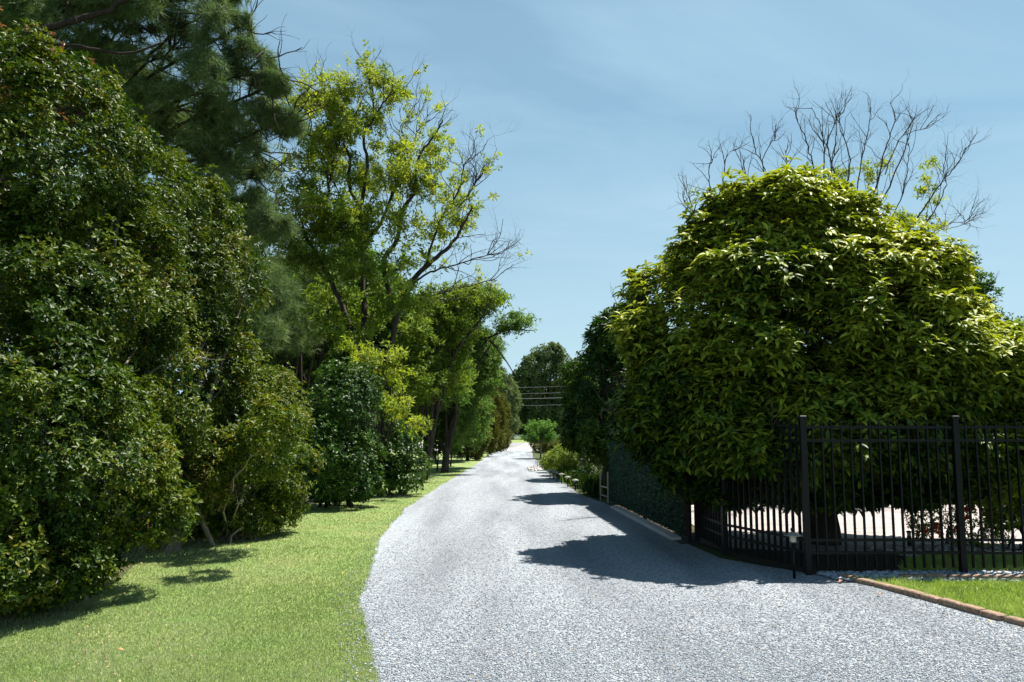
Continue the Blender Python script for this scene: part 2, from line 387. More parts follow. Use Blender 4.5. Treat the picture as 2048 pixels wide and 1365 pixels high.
# gravel: cells of crushed grey-blue stone
def gravel_mat(name, scale=92, base=((.07, .08, .09), (.20, .23, .258), (.295, .325, .358), (.43, .452, .472))):
    m = mat(name); t = m.node_tree; tc = N(t, 'ShaderNodeTexCoord')
    v = N(t, 'ShaderNodeTexVoronoi', voronoi_dimensions='2D'); v.inputs['Scale'].default_value = scale
    mp = N(t, 'ShaderNodeMapping'); t.links.new(tc.outputs['Object'], mp.inputs[0])
    wn = N(t, 'ShaderNodeTexNoise'); wn.inputs['Scale'].default_value = 45; wn.inputs['Detail'].default_value = 2
    t.links.new(mp.outputs[0], wn.inputs['Vector'])
    mxv = N(t, 'ShaderNodeMix', data_type='RGBA', blend_type='LINEAR_LIGHT'); mxv.inputs['Factor'].default_value = .012
    t.links.new(mp.outputs[0], mxv.inputs['A']); t.links.new(wn.outputs['Color'], mxv.inputs['B'])
    t.links.new(mxv.outputs['Result'], v.inputs['Vector'])
    s = N(t, 'ShaderNodeSeparateColor'); t.links.new(v.outputs['Color'], s.inputs[0])
    col = ramp(t, s.outputs[0], [(0, base[0]), (.16, base[1]), (.55, base[2]), (1, base[3])])
    # warm stones here and there
    wc = ramp(t, s.outputs[1], [(.90, (1, 1, 1)), (.97, (1.0, .82, .66))])
    m1 = N(t, 'ShaderNodeMix', data_type='RGBA', blend_type='MULTIPLY'); m1.inputs['Factor'].default_value = 1
    t.links.new(col, m1.inputs['A']); t.links.new(wc, m1.inputs['B'])
    # worn wheel tracks and patches, drawn out along the drive
    mp2 = N(t, 'ShaderNodeMapping'); mp2.inputs['Scale'].default_value = (1.1, .12, 1)
    t.links.new(tc.outputs['Object'], mp2.inputs[0])
    n2 = N(t, 'ShaderNodeTexNoise'); n2.inputs['Scale'].default_value = 1.2; n2.inputs['Detail'].default_value = 5
    t.links.new(mp2.outputs[0], n2.inputs['Vector'])
    c2 = ramp(t, n2.outputs['Fac'], [(.34, (.70, .70, .71)), (.58, (1.10, 1.10, 1.10))])
    m2 = N(t, 'ShaderNodeMix', data_type='RGBA', blend_type='MULTIPLY'); m2.inputs['Factor'].default_value = 1
    t.links.new(m1.outputs['Result'], m2.inputs['A']); t.links.new(c2, m2.inputs['B'])
    p = N(t, 'ShaderNodeBsdfPrincipled'); p.inputs['Roughness'].default_value = .8; p.inputs['Specular IOR Level'].default_value = .3
    t.links.new(m2.outputs['Result'], p.inputs['Base Color'])
    hm = N(t, 'ShaderNodeMath', operation='MULTIPLY_ADD'); hm.inputs[1].default_value = -1.2
    t.links.new(v.outputs['Distance'], hm.inputs[0]); t.links.new(s.outputs[2], hm.inputs[2])
    b = N(t, 'ShaderNodeBump'); b.inputs['Strength'].default_value = .55; b.inputs['Distance'].default_value = .012
    t.links.new(hm.outputs[0], b.inputs['Height']); t.links.new(b.outputs[0], p.inputs['Normal'])
    o = N(t, 'ShaderNodeOutputMaterial'); t.links.new(p.outputs[0], o.inputs[0]); return m
M_gravel = gravel_mat('gravel')
M_stone = leaf_mat('loose_stone', [(0, (.06, .068, .08)), (.22, (.225, .26, .295)), (.7, (.35, .39, .43)), (.94, (.50, .53, .56)), (1, (.56, .44, .33))], 0, rough=.8, spec=.3)
M_white_stone = leaf_mat('pale_stone', [(0, (.22, .20, .19)), (.6, (.48, .45, .42)), (1, (.70, .67, .63))], 0, rough=.75, spec=.3)

def lawn_mat(name, cs, patch):
    m = mat(name); t = m.node_tree; tc = N(t, 'ShaderNodeTexCoord')
    n = N(t, 'ShaderNodeTexNoise'); n.inputs['Scale'].default_value = 60; n.inputs['Detail'].default_value = 5; n.inputs['Roughness'].default_value = .7
    n2 = N(t, 'ShaderNodeTexNoise'); n2.inputs['Scale'].default_value = 1.3; n2.inputs['Detail'].default_value = 6
    t.links.new(tc.outputs['Object'], n.inputs['Vector']); t.links.new(tc.outputs['Object'], n2.inputs['Vector'])
    col = ramp(t, n.outputs['Fac'], [(.3, cs[0]), (.5, cs[1]), (.72, cs[2])])
    pc = ramp(t, n2.outputs['Fac'], [(.35, patch[0]), (.65, patch[1])])
    mm = N(t, 'ShaderNodeMix', data_type='RGBA', blend_type='MULTIPLY'); mm.inputs['Factor'].default_value = 1
    t.links.new(col, mm.inputs['A']); t.links.new(pc, mm.inputs['B'])
    p = N(t, 'ShaderNodeBsdfPrincipled'); p.inputs['Roughness'].default_value = .85; p.inputs['Specular IOR Level'].default_value = .2
    t.links.new(mm.outputs['Result'], p.inputs['Base Color'])
    b = N(t, 'ShaderNodeBump'); b.inputs['Strength'].default_value = .6; b.inputs['Distance'].default_value = .02
    t.links.new(n.outputs['Fac'], b.inputs['Height']); t.links.new(b.outputs[0], p.inputs['Normal'])
    o = N(t, 'ShaderNodeOutputMaterial'); t.links.new(p.outputs[0], o.inputs[0]); return m
M_lawn = lawn_mat('lawn_turf', ((.11, .16, .04), (.20, .26, .085), (.29, .34, .14)), ((.82, .95, .8), (1.15, 1.02, 1.1)))
M_ground = lawn_mat('rough_ground', ((.03, .04, .012), (.06, .08, .02), (.11, .12, .045)), ((.8, .9, .8), (1.1, 1, 1)))

def pave_mat():
    m = mat('courtyard_paving'); t = m.node_tree; tc = N(t, 'ShaderNodeTexCoord')
    br = N(t, 'ShaderNodeTexBrick'); br.inputs['Scale'].default_value = 1.0
    br.inputs['Color1'].default_value = (.42, .365, .335, 1); br.inputs['Color2'].default_value = (.35, .305, .285, 1); br.inputs['Mortar'].default_value = (.20, .175, .16, 1)
    br.inputs['Brick Width'].default_value = .45; br.inputs['Row Height'].default_value = .3; br.inputs['Mortar Size'].default_value = .008
    t.links.new(tc.outputs['Object'], br.inputs['Vector'])
    n = N(t, 'ShaderNodeTexNoise'); n.inputs['Scale'].default_value = 3; n.inputs['Detail'].default_value = 7
    t.links.new(tc.outputs['Object'], n.inputs['Vector'])
    c = ramp(t, n.outputs['Fac'], [(.35, (.78, .78, .8)), (.65, (1.05, 1.03, 1.02))])
    mm = N(t, 'ShaderNodeMix', data_type='RGBA', blend_type='MULTIPLY'); mm.inputs['Factor'].default_value = 1
    t.links.new(br.outputs['Color'], mm.inputs['A']); t.links.new(c, mm.inputs['B'])
    p = N(t, 'ShaderNodeBsdfPrincipled'); p.inputs['Roughness'].default_value = .8
    t.links.new(mm.outputs['Result'], p.inputs['Base Color'])
    o = N(t, 'ShaderNodeOutputMaterial'); t.links.new(p.outputs[0], o.inputs[0]); return m
M_pave = pave_mat()
M_asphalt = noisy('asphalt', (.20, .195, .20), (.30, .29, .29), 40, .9, .3)
M_apron = noisy('concrete', (.42, .40, .39), (.56, .53, .51), 6, .9, .1)

# ------------------------------------------------------------ ground, drive, lawns
def sheet(name, pts, z, m, kind='structure'):
    v = [(p[0], p[1], z) for p in pts]
    o = mesh_obj(name, v, [list(range(len(v)))], m); o['kind'] = kind
    if o.data.polygons[0].normal.z < 0: o.data.flip_normals()
    return o
def rough_edge(pts, step=.12, amp=.03, z=0):
    out = []
    for a, b in zip(pts[:-1], pts[1:]):
        L = float(np.linalg.norm(b - a)); n = max(1, int(L / max(step, .006 * a[1])))
        for i in range(n):
            p = a + (b - a) * i / n; q = p * 3.1
            s = amp * 2 * (float(noise3(np.array([p[0] * 4, p[1] * 4, 3.3]))) - .5) + amp * 3 * (float(noise3(np.array([p[0] * .9, p[1] * .9, 8.3]))) - .5)
            out.append(p + np.array([s, 0, 0]))
    out.append(pts[-1]); return out
sheet('ground', [(-900, -60, 0), (900, -60, 0), (900, 1800, 0), (-900, 1800, 0)], 0, M_ground)
L_EDGE = [np.array([-.9, 1.0, 0]), np.array([-.9, 3.5, 0])] + [G(*p) for p in ((738, 1365), (726, 1290), (716, 1200), (736, 1140), (756, 1090), (780, 1050), (812, 1018), (856, 988), (905, 958), (945, 934), (972, 915), (984, 903), (988, 896))]
L_EDGE = rough_edge(L_EDGE)
R_EDGE = [G(*p) for p in ((1061, 896), (1064, 905), (1069, 918), (1090, 938), (1120, 960), (1160, 990), (1200, 1004), (1236, 1018), (1300, 1052), (1352, 1080), (1440, 1118), (1600, 1146), (1682, 1160))]
R_EDGE2 = [G(*p) for p in ((1682, 1160), (1760, 1178), (1860, 1205), (1950, 1230), (2048, 1256), (2260, 1330))] + [np.array([6.5, 3.0, 0]), np.array([6.5, 1.0, 0])]
sheet('driveway_gravel', L_EDGE + rough_edge(R_EDGE, .2, .02) + R_EDGE2, .008, M_gravel)
LAWN = L_EDGE + [np.array([-2.0, 66, 0]), np.array([-30, 66, 0]), np.array([-30, 1, 0])]
sheet('lawn', LAWN, .004, M_lawn)
p0 = G(1682, 1160); 
RLAWN = [G(1684, 1160), G(1820, 1162), G(1940, 1166), G(2048, 1168), G(2300, 1175), np.array([9, 3.0, 0])] + R_EDGE2[::-1][2:]
sheet('lawn_patch', RLAWN, .012, M_lawn)
sheet('lawn_strip', [np.array([4.4, 9.3, 0]), np.array([12, 8.9, 0]), np.array([12, 10.6, 0]), np.array([5.6, 10.5, 0]), np.array([4.8, 10.0, 0])], .020, M_lawn)
sheet('courtyard_paving', [np.array([2.9, 11.2, 0]), np.array([4.2, 10.6, 0]), np.array([16, 11.6, 0]), np.array([16, 17.5, 0]), np.array([3.3, 17.5, 0])], .016, M_pave)
sheet('planting_bed', [np.array([2.6, 12.2, 0]), np.array([2.9, 9.9, 0]), np.array([3.6, 8.75, 0]), np.array([12, 8.3, 0]), np.array([12, 11.3, 0]), np.array([4.4, 11.2, 0]), np.array([3.2, 11.6, 0])], .012 + .002, M_mulch)
sheet('road', [(-400, 66, 0), (400, 66, 0), (400, 108, 0), (-400, 108, 0)], .012, M_asphalt)
sheet('road_apron', [(-1.7, 64.5, 0), (2.4, 64.5, 0), (9, 103, 0), (1.8, 103, 0), (.3, 75, 0)], .018, M_apron)
sheet('mulch', [G(-60, 1290), G(60, 1250), G(130, 1226), G(200, 1190), G(240, 1160), G(280, 1120), G(340, 1085), G(400, 1062), G(520, 1036), G(620, 1010), G(700, 1000), G(780, 985), np.array([-6, 24, 0]), np.array([-16, 24, 0]), np.array([-16, 5, 0])], .007, M_mulch)
sheet('screen_bed', [G(1214, 1008) - [.0, 0, 0], G(1370, 1090) - [.06, 0, 0], np.array([3.0, 11.6, 0]), np.array([2.8, 18.0, 0])], .010, M_mulch)
sheet('verge', [(-400, 108.5, 0), (400, 108.5, 0), (400, 230, 0), (-400, 230, 0)], .006, M_lawn)
mb = MB()
a, b = G(1238, 1017), G(1366, 1082)
d = b - a; L = float(np.linalg.norm(d)); mb.box((a + b) / 2 + np.array([-.10, 0, .03]), (L, .16, .06), d, .01)
o = mb.build('kerb', M_curb); o['kind'] = 'structure'

# ------------------------------------------------------------ grass blades
def in_poly(x, y, poly):
    c = np.zeros(len(x), bool); n = len(poly)
    for i in range(n):
        x1, y1 = poly[i][:2]; x2, y2 = poly[(i + 1) % n][:2]
        k = ((y1 > y) != (y2 > y)) & (x < (x2 - x1) * (y - y1) / (y2 - y1 + 1e-12) + x1); c ^= k
    return c
def grass(name, poly, n, ymin, ymax, xr, m, hgt=.035, label='', power=1.0, zb=.0, lean=.9):
    u = rng.random(n); a_, b_ = ymin ** -power, ymax ** -power
    y = (a_ + (b_ - a_) * u) ** (-1 / power)
    x = xr[0](y) + (xr[1](y) - xr[0](y)) * rng.random(n)
    # tufts: draw blades towards tuft centres
    k = in_poly(x, y, poly); x = x[k]; y = y[k]; n = len(x)
    pos = np.stack([x, y, np.full(n, zb)], 1)
    d = nrm(np.stack([rng.normal(0, lean * .6, n), rng.normal(0, lean * .6, n), np.ones(n)], 1))
    nn = nrm(rng.normal(size=(n, 3)) * np.array([1, 1, .3]))
    patch = noise3(pos * np.array([1.1, 1.1, 1]) + 5); patch2 = noise3(pos * 6 + 9)
    r = np.clip(.40 * rng.random(n) + .42 * patch + .30 * patch2 - .06, 0, 1)
    L = hgt * rng.uniform(.5, 1.25, n) * (.75 + .6 * patch2); W = (.0022 + .0007 * y) * rng.uniform(.8, 1.3, n)
    v, f = instance(T_BLADE, pos, d, nn, L, W)
    o = mesh_obj(name, v, f, m, rnd=r); tag(o, label, 'grass', kind='stuff'); return o
LX = lambda y: np.maximum(-.66 * y - .3, -14)
big = LAWN
grass('lawn_grass', [(p[0] + .03, p[1]) for p in L_EDGE] + [(-2, 66), (-30, 66), (-30, 1)], 420000, 4.4, 34, (LX, lambda y: y * 0 - .3), M_grass, .026, 'short mown sunlit grass along the left of the drive', .9)
grass('lawn_grass', RLAWN, 190000, 4.0, 9.2, (lambda y: y * 0 + 3.2, lambda y: y * 0 + 9), M_grass2, .055, 'bright lush grass patch behind the brick edging at right', .9, .012)
grass('lawn_grass', [(4.4, 9.3), (12, 8.9), (12, 10.6), (5.6, 10.5), (4.8, 10.0)], 26000, 8.9, 10.6, (lambda y: y * 0 + 4.4, lambda y: y * .7), M_grass2, .06, 'green grass strip behind the iron fence at right', .9, .02)

# loose stones on the drive
def stones(name, poly, n, ymin, ymax, xr, m, size, label, z=.008, power=.9, flat=.55):
    u = rng.random(n); a_, b_ = ymin ** -power, ymax ** -power
    y = (a_ + (b_ - a_) * u) ** (-1 / power); x = xr[0](y) + (xr[1](y) - xr[0](y)) * rng.random(n)
    k = in_poly(x, y, poly); x = x[k]; y = y[k]; n = len(x)
    base = np.array([[1, 0, 0], [0, 1, 0], [-1, 0, 0], [0, -1, 0], [.1, -.1, 1], [0, 0, -.6]], float)
    q = base[None] * rng.uniform(.6, 1.35, (n, 6, 1)) * np.array([1, 1, flat])
    q[:, :4, 2] += rng.normal(0, .18, (n, 4))
    a = rng.random(n) * 6.28; c, s = np.cos(a)[:, None], np.sin(a)[:, None]
    sz = size * rng.uniform(.5, 1.5, n)[:, None]
    vx = (q[..., 0] * c * 1.25 - q[..., 1] * s) * sz; vy = (q[..., 0] * s * 1.25 + q[..., 1] * c) * sz; vz = q[..., 2] * sz
    v = np.stack([x[:, None] + vx, y[:, None] + vy, z + sz * .25 + vz], -1).reshape(-1, 3)
    tf = np.array([[0, 1, 4], [1, 2, 4], [2, 3, 4], [3, 0, 4], [1, 0, 5], [2, 1, 5], [3, 2, 5], [0, 3, 5]])
    f = (tf[None] + (np.arange(n) * 6)[:, None, None]).reshape(-1, 3)
    o = mesh_obj(name, v, f, m, rnd=np.repeat(rng.random(n), 8)); tag(o, label, 'gravel', kind='stuff'); return o
GP = [(p[0], p[1]) for p in L_EDGE + R_EDGE + R_EDGE2]
stones('loose_gravel', GP, 210000, 4.4, 30, (lambda y: y * 0 - 1.7, lambda y: np.minimum(y * .68, 6.3)), M_stone, .0056, 'loose grey blue crushed stone covering the near drive', power=1.6, flat=.38)
stones('spilled_gravel', [(p[0] - .22, p[1]) for p in L_EDGE] + [(p[0] + .02, p[1]) for p in L_EDGE[::-1]], 7000, 4.4, 20, (lambda y: -y * .19 - .5 + y * 0, lambda y: y * 0 + .2), M_stone, .0075, 'stray crushed stones spilled into the grass edge', .012, power=1.2)
stones('bed_stones', [(3.5, 8.72), (12, 8.2), (12, 9.25), (4.8, 9.3), (3.4, 9.2)], 5200, 8.3, 9.3, (lambda y: y * 0 + 3.4, lambda y: y * .72), M_stone, .026, 'pale stones in the bed at the foot of the iron fence', .014)
stones('bed_stones', [(5.0, 10.4), (12, 10.7), (12, 11.7), (4.8, 11.2)], 3800, 10.2, 11.8, (lambda y: y * 0 + 4.7, lambda y: y * .7), M_white_stone, .04, 'white stone border edging the courtyard behind the fence', .016)
stones('pebble_patch', [G(1054, 936), G(1090, 929), G(1096, 942), G(1060, 944)], 1500, 29, 40, (lambda y: y * .015, lambda y: y * .05), M_white_stone, .04, 'small pale pebble patch beside the far drive edge', .012)

# dry leaf litter below the bushes and along the drive edges
n = 330; yy = 4.6 + rng.random(n) ** 1.4 * 14; edge = rng.random(n) < .8
xx = np.where(edge, -.44 * yy - .25 + rng.normal(0, .35, n), np.where(rng.random(n) < .5, -.19 * yy + .05 + rng.normal(0, .15, n) , rng.uniform(-.2, .45, n) * yy))
a = rng.random(n) * 6.28; pos = np.stack([xx, yy, np.full(n, .028)], 1)
v, f = instance(T_LONG, pos, np.stack([np.cos(a), np.sin(a), rng.normal(0, .15, n)], 1), nrm(np.stack([rng.normal(0, .4, n), rng.normal(0, .4, n), np.ones(n)], 1)), rng.uniform(.018, .042, n), .015)
tag(mesh_obj('leaf_litter', v, f, M_litter, rnd=np.repeat(rng.random(n), 5)), 'small dry leaves scattered on the lawn and gravel', 'leaf litter', kind='stuff')
# ------------------------------------------------------------ fallen leaves
FL = [(1684, 1168, 'red fallen leaf lying beside the brick edging corner', .1, .07), (1750, 1176, 'brown curled leaf on the grass near the edging corner', .5, .06), (1762, 1196, 'orange leaf lying against the brick edging', .45, .06),
      (1975, 1250, 'straw coloured leaf on gravel near the lower right corner', .95, .05), (686, 1152, 'pale yellow leaf on the lawn near the drive edge', 1, .04),
      (234, 1309, 'orange leaf on the lawn at the lower left', .6, .045), (420, 1117, 'yellow leaf on the lawn under the bush tip', .8, .04), (500, 1098, 'pale leaf on the lawn beyond the bush shadow', 1, .05),
      (1566, 1165, 'dull red leaf at the lit edge of the tree shadow', .05, .06)]
for px, py, lab, r, sz in FL:
    g = G(px, py); pos = np.array([[g[0], g[1], .035]])
    a = rng.random() * 6.28
    v, f = instance(T_LONG, pos, np.array([[math.cos(a), math.sin(a), .1]]), np.array([[.1, -.3, 1]]), sz, sz * .5)
    tag(mesh_obj('fallen_leaf', v, f, M_deadleaf, rnd=[r] * len(f)), lab, 'leaf', 'fallen leaves')

# ------------------------------------------------------------ brick edging
def bricks(pts, lab0, lab_rest, grp):
    poly = np.array(pts); seg = np.linalg.norm(np.diff(poly, axis=0), axis=1); tot = seg.sum(); s = 0; i = 0
    cum = np.concatenate([[0], np.cumsum(seg)])
    while s < tot - .1:
        ln = .235 * random.uniform(.9, 1.12); m_ = s + ln / 2
        k = min(np.searchsorted(cum, m_) - 1, len(seg) - 1); k = max(k, 0)
        t = (m_ - cum[k]) / seg[k]; c = poly[k] * (1 - t) + poly[k + 1] * t; d = poly[k + 1] - poly[k]
        d = d + np.array([random.gauss(0, .03), random.gauss(0, .03), 0]) * np.linalg.norm(d)
        b_ = MB(); b_.box((c[0] + random.gauss(0, .006), c[1] + random.gauss(0, .006), .025 + random.gauss(0, .004)), (ln - .008, .085 + random.gauss(0, .006), .075), d, .009)
        o_ = b_.build('edging_brick', M_brick); tag(o_, lab0 if i == 0 else lab_rest, 'brick', grp)
        s += ln; i += 1
bricks([p + np.array([.02, .03, 0]) for p in R_EDGE2[:6]], 'first tan brick of the edging between gravel and grass, at the corner by the shade',
       'tan edging brick laid end to end between the gravel drive and the right hand grass', 'bricks between drive and grass')
bricks([G(1800, 1160), G(1930, 1162), G(2048, 1163), G(2280, 1166)], 'end brick of the short edging row by the pale stones in front of the fence',
       'tan edging brick between the grass patch and the pale stones before the fence', 'bricks before the fence')

# ------------------------------------------------------------ iron fence
def iron_fence():
    t = thing('iron_fence', 'black iron picket fence bending round the large domed tree', 'fence', (4.0, 9.2, 0))
    pp = [np.array([2.70, 11.9, 0]), np.array([2.77, 10.62, 0]), np.array([3.30, 9.14, 0]), np.array([5.04, 9.16, 0]), np.array([6.85, 9.10, 0]), np.array([8.6, 9.05, 0])]
    for p in pp:
        m = MB(); m.box((p[0], p[1], .87), (.065, .065, 1.74)); m.box((p[0], p[1], 1.755), (.085, .085, .03), bev=.006); m.build('post', M_iron, t)
    for a, b in zip(pp[:-1], pp[1:]):
        d = b - a; L = float(np.linalg.norm(d)); u = d / L
        for z in (.245, .385, 1.49, 1.64):
            m = MB(); m.box((a + b) / 2 + np.array([0, 0, z]), (L - .066, .028, .03), d); m.build('rail', M_iron, t)
        n = int(round(L / .112)); 
        for i in range(1, n):
            c = a + u * L * i / n
            m = MB(); m.box((c[0], c[1], .88), (.017, .033, 1.6), d); m.box((c[0], c[1], 1.70), (.012, .012, .05), d); m.build('picket', M_iron, t)
    return t
iron_fence()
# small open frame at the far end of the screens
t = thing('gate_frame', 'slim pale metal frame with two crossbars at the far end of the green screens', 'gate', G(1210, 1004))
a, b = G(1201, 1001), G(1216, 1006)
for q in (a, b):
    m = MB(); m.box((q[0], q[1], .34), (.03, .03, .68)); m.build('post', M_cap, t)
for z in (.13, .33):
    m = MB(); m.box(((a + b) / 2)[:2].tolist() + [z], (float(np.linalg.norm(b - a)) - .03, .02, .03), b - a); m.build('crossbar', M_cap, t)

# green leafy screens
def screen(a, b, h, lab, clip=.25):
    t = thing('leafy_screen', lab, 'screen', a, 'artificial leaf screens')
    d = b - a; L = float(np.linalg.norm(d)); u = d / L; nv = np.array([-u[1], u[0], 0]); 
    if nv[0] > 0: nv = -nv
    m = MB()
    cc = clip
    prof = [(0, .09), (L, .09), (L, h - .02), (cc, h), (0, h - cc)]
    vs = [tuple(a + u * x + nv * s + np.array([0, 0, z])) for s in (0, -.05) for x, z in prof]
    n = len(prof); fs = [list(range(n)), [n + n - 1 - i for i in range(n)]] + [(i, i + n, (i + 1) % n + n, (i + 1) % n) for i in range(n)]
    m.add(vs, fs); m.build('backing', M_mulch, t)
    k = int(L * h * 5200)
    x = rng.random(k) * L; z = .09 + rng.random(k) * (h - .09); ok = (z - (h - cc)) < x; x = x[ok]; z = z[ok]; k = len(x)
    pos = a + u * x[:, None] + nv * (rng.random(k) * .035)[:, None]; pos[:, 2] = z
    d_ = nrm(rng.normal(size=(k, 3)) + nv * .5 + np.array([0, 0, -.2])); nn = nrm(nv + rng.normal(0, .6, (k, 3)))
    v, f = instance(T_DIAMOND, pos, d_, nn, rng.uniform(.02, .045, k), rng.uniform(.01, .02, k))
    mesh_obj('leaf_facing', v, f, M_screen, t, rnd=rng.random(k))
    for e in (0.03, L - .03):
        q = a + u * e - nv * .07
        m = MB(); m.box((q[0], q[1], h / 2), (.045, .045, h)); m.build('post', M_iron, t)
sa, sb = G(1222, 1010), G(1372, 1086)
sm = sa + (sb - sa) * .50
screen(sa, sm, 1.62, 'far green leafy screen panel with a clipped top corner', .3)
screen(sm + (sb - sm) * .02 , sb, 1.62, 'near green leafy screen panel beside the iron fence', .02)

# ------------------------------------------------------------ path lights
def path_light(g, hgt, lab, grp=None, r=.095, finial=True):
    t = thing('path_light', lab, 'lamp', g, grp)
    m = MB(); m.lathe((g[0], g[1], 0), [(.016, 0), (.013, hgt * .8)], 8); m.build('stem', M_iron, t, True)
    m = MB(); m.lathe((g[0], g[1], hgt * .8), [(.022, 0), (.036, .012), (.036, hgt * .14), (.028, hgt * .16)], 10); m.build('lamp', M_glassy, t, True)
    m = MB(); m.lathe((g[0], g[1], hgt * .95), [(r, 0), (r, .006), (r * .6, .022), (.022, .04)], 16); m.build('cap', M_cap, t)
    if finial:
        m = MB(); m.lathe((g[0], g[1], hgt * .95 + .04), [(.010, 0), (.024, .014), (.026, .03), (.012, .046)], 10); m.build('finial', M_iron, t, True)
path_light(np.array([3.06, 8.9, 0]), .49, 'dark path light with a wide flat cap in front of the fence by the trunk')
LP = [(1149, 958.2), (1134, 952.3), (1122, 946.6), (1112.8, 943.2), (1105.7, 940.4), (1099, 938.3)]
names = ['nearest pale capped path light along the right drive edge', 'second nearest pale capped path light along the drive edge', 'third pale capped path light from the camera', 'fourth pale capped path light from the camera',
         'fifth pale capped path light, next to the farthest one', 'farthest pale capped path light by the lime shrub']
for (px, py), lab in zip(LP, names):
    Yd = (H - .30) * F / (py - HZ); X = (px - CX) / F * Yd
    path_light(np.array([X, Yd, 0]), .30, lab, 'path lights along the drive', .10, False)
# bollard behind the fence
g = np.array([P(1819, 1088, 11.1)[0], 11.1, .016])
t = thing('bollard_light', 'short dark bollard light at the courtyard edge behind the fence', 'lamp', g)
m = MB(); m.lathe(g, [(.028, 0), (.028, .16)], 12); m.build('post', M_iron, t, True)
m = MB(); m.lathe((g[0], g[1], g[2] + .16), [(.026, 0), (.026, .05)], 12); m.build('lamp', M_glassy, t, True)
m = MB(); m.lathe((g[0], g[1], g[2] + .21), [(.034, 0), (.034, .018), (.01, .026)], 12); m.build('cap', M_iron, t, True)
# reflector stakes
for i, (px, y0, y1) in enumerate([(1066.5, 900, 919), (1072, 921, 933), (1075.5, 922, 934), (1080, 926, 938), (1083.5, 928, 938), (1088.6, 930, 941)]):
    q = G(px, y1); hh = (y1 - y0) * q[1] / F
    lab = ['tall white edge stake at the far drive edge', 'slim stake at the left of the pebble patch', 'slim stake second from the left in the pebble patch', 'slim stake in the middle of the pebble patch', 'slim stake right of the middle of the pebble patch', 'slim stake at the right end of the pebble patch'][i]
    t = thing('edge_stake', lab, 'stake', q, 'stakes along the drive')
    m = MB(); m.lathe(q, [(.018, 0), (.016, hh * .8)], 6); m.build('shaft', M_fence if i == 0 else M_bark_red, t)
    m = MB(); m.lathe((q[0], q[1], hh * .8), [(.02, 0), (.02, hh * .18), (.008, hh * .2)], 6); m.build('tip', M_fence, t)
q = G(982, 905); t = thing('edge_stake', 'short white stake at the left drive edge near the road', 'stake', q)
m = MB(); m.lathe(q, [(.05, 0), (.045, .35)], 6); m.build('shaft', M_fence, t)
m = MB(); m.lathe((q[0], q[1], .35), [(.06, 0), (.06, .3), (.02, .36)], 6); m.build('tip', M_iron, t)
# pale marker among the young trees
q = G(868, 920); mb = MB(); mb.box((q[0], q[1], .26), (.32, .12, .52), bev=.04); o = mb.build('marker_stone', M_curb); tag(o, 'pale upright stone on the lawn behind the young trees', 'stone')

# ------------------------------------------------------------ far rail fence and power lines
t = thing('rail_fence', 'white rail fence across the road at the end of the drive', 'fence', (0, 142, 0))
for k in range(-9, 10):
    m = MB(); m.box((k * 3.2 + .8, 142, .45), (.12, .12, .9)); m.build('post', M_fence, t)
for z in (.35, .58, .82):
    m = MB(); m.box((.8, 141.9, z), (58, .05, .09)); m.build('rail', M_fence, t)
for i, (ya, yb) in enumerate([(771, 764), (783, 777), (793, 787), (806, 802)]):
    a, b = P(700, ya + 5, 108), P(1450, yb - 8, 112)
    s_ = np.linspace(0, 1, 24)[:, None]; pts = a + (b - a) * s_; pts[:, 2] -= (4 * s_ * (1 - s_))[:, 0] * .6
    v, f = tubes([(pts, np.full(24, .014 if i != 2 else .024))], 6)
    tag(mesh_obj('power_line', v, f, M_wire), ['topmost thin power line over the road', 'second power line from the top over the road', 'thicker third power line over the road', 'lowest power line over the road'][i], 'cable', 'power lines over the road')
for X in (P(700, 800, 108)[0], P(1450, 800, 112)[0]):
    t = thing('utility_pole', 'wooden pole carrying the power lines %s' % ('left of the drive' if X < 0 else 'right of the drive'), 'pole', (X, 108 if X < 0 else 112, 0), 'utility poles')
    m = MB(); m.lathe((X, 108 if X < 0 else 112, 0), [(.17, 0), (.12, 9.5)], 10); m.build('pole', M_bark_pale, t)
    m = MB(); m.box((X, 108 if X < 0 else 112, 8.7), (.1, 1.8, .12)); m.build('crossarm', M_bark_pale, t)

# ------------------------------------------------------------ trees and shrubs
def base_of(lobes):
    c = np.mean([l[0] for l in lobes], axis=0); return np.array([c[0], c[1], 0])
def stems(lobes, base, r0, n=14, spread=.3, sides=6, reach=.85, depth=1, ln=None):
    """trunk forks from base out to the lobes, with side twigs"""
    lines = []; tips = []
    for i in range(n):
        c, R = lobes[i % len(lobes)]
        tgt = c + sph(1)[0] * R * reach
        if tgt[2] < .4: tgt[2] = .6
        b0 = base + np.array([random.gauss(0, spread), random.gauss(0, spread), 0])
        mid = b0 * .55 + tgt * .45; mid[2] = b0[2] + (tgt[2] - b0[2]) * .55; mid += rng.normal(0, .08 * np.linalg.norm(tgt - b0) ** .5, 3)
        ln_ = smooth_line([b0, mid, tgt], 5, .02); lines.append((ln_, r0 * np.linspace(1, .22, len(ln_))))
        for q, dd, tt in along(ln_, 4, .4, 1):
            grow(q, nrm(dd + sph(1)[0] * .9), .55 * np.linalg.norm(R) * .5, r0 * .25, depth, lines, tips)
    return tubes(lines, sides)
def shrub(name, lab, cat, lobes, m, bark, r0=.03, n=14, group=None, spread=.25, part='foliage', stem='stem', sreach=.85, extra=None, **kw):
    b = base_of(lobes); t = thing(name, lab, cat, b, group)
    foliage(part, m, lobes, t, **kw)
    v, f = stems(lobes, b, r0, n, spread, reach=sreach); mesh_obj(stem, v, f, bark, t)
    if extra: extra(t)
    return t

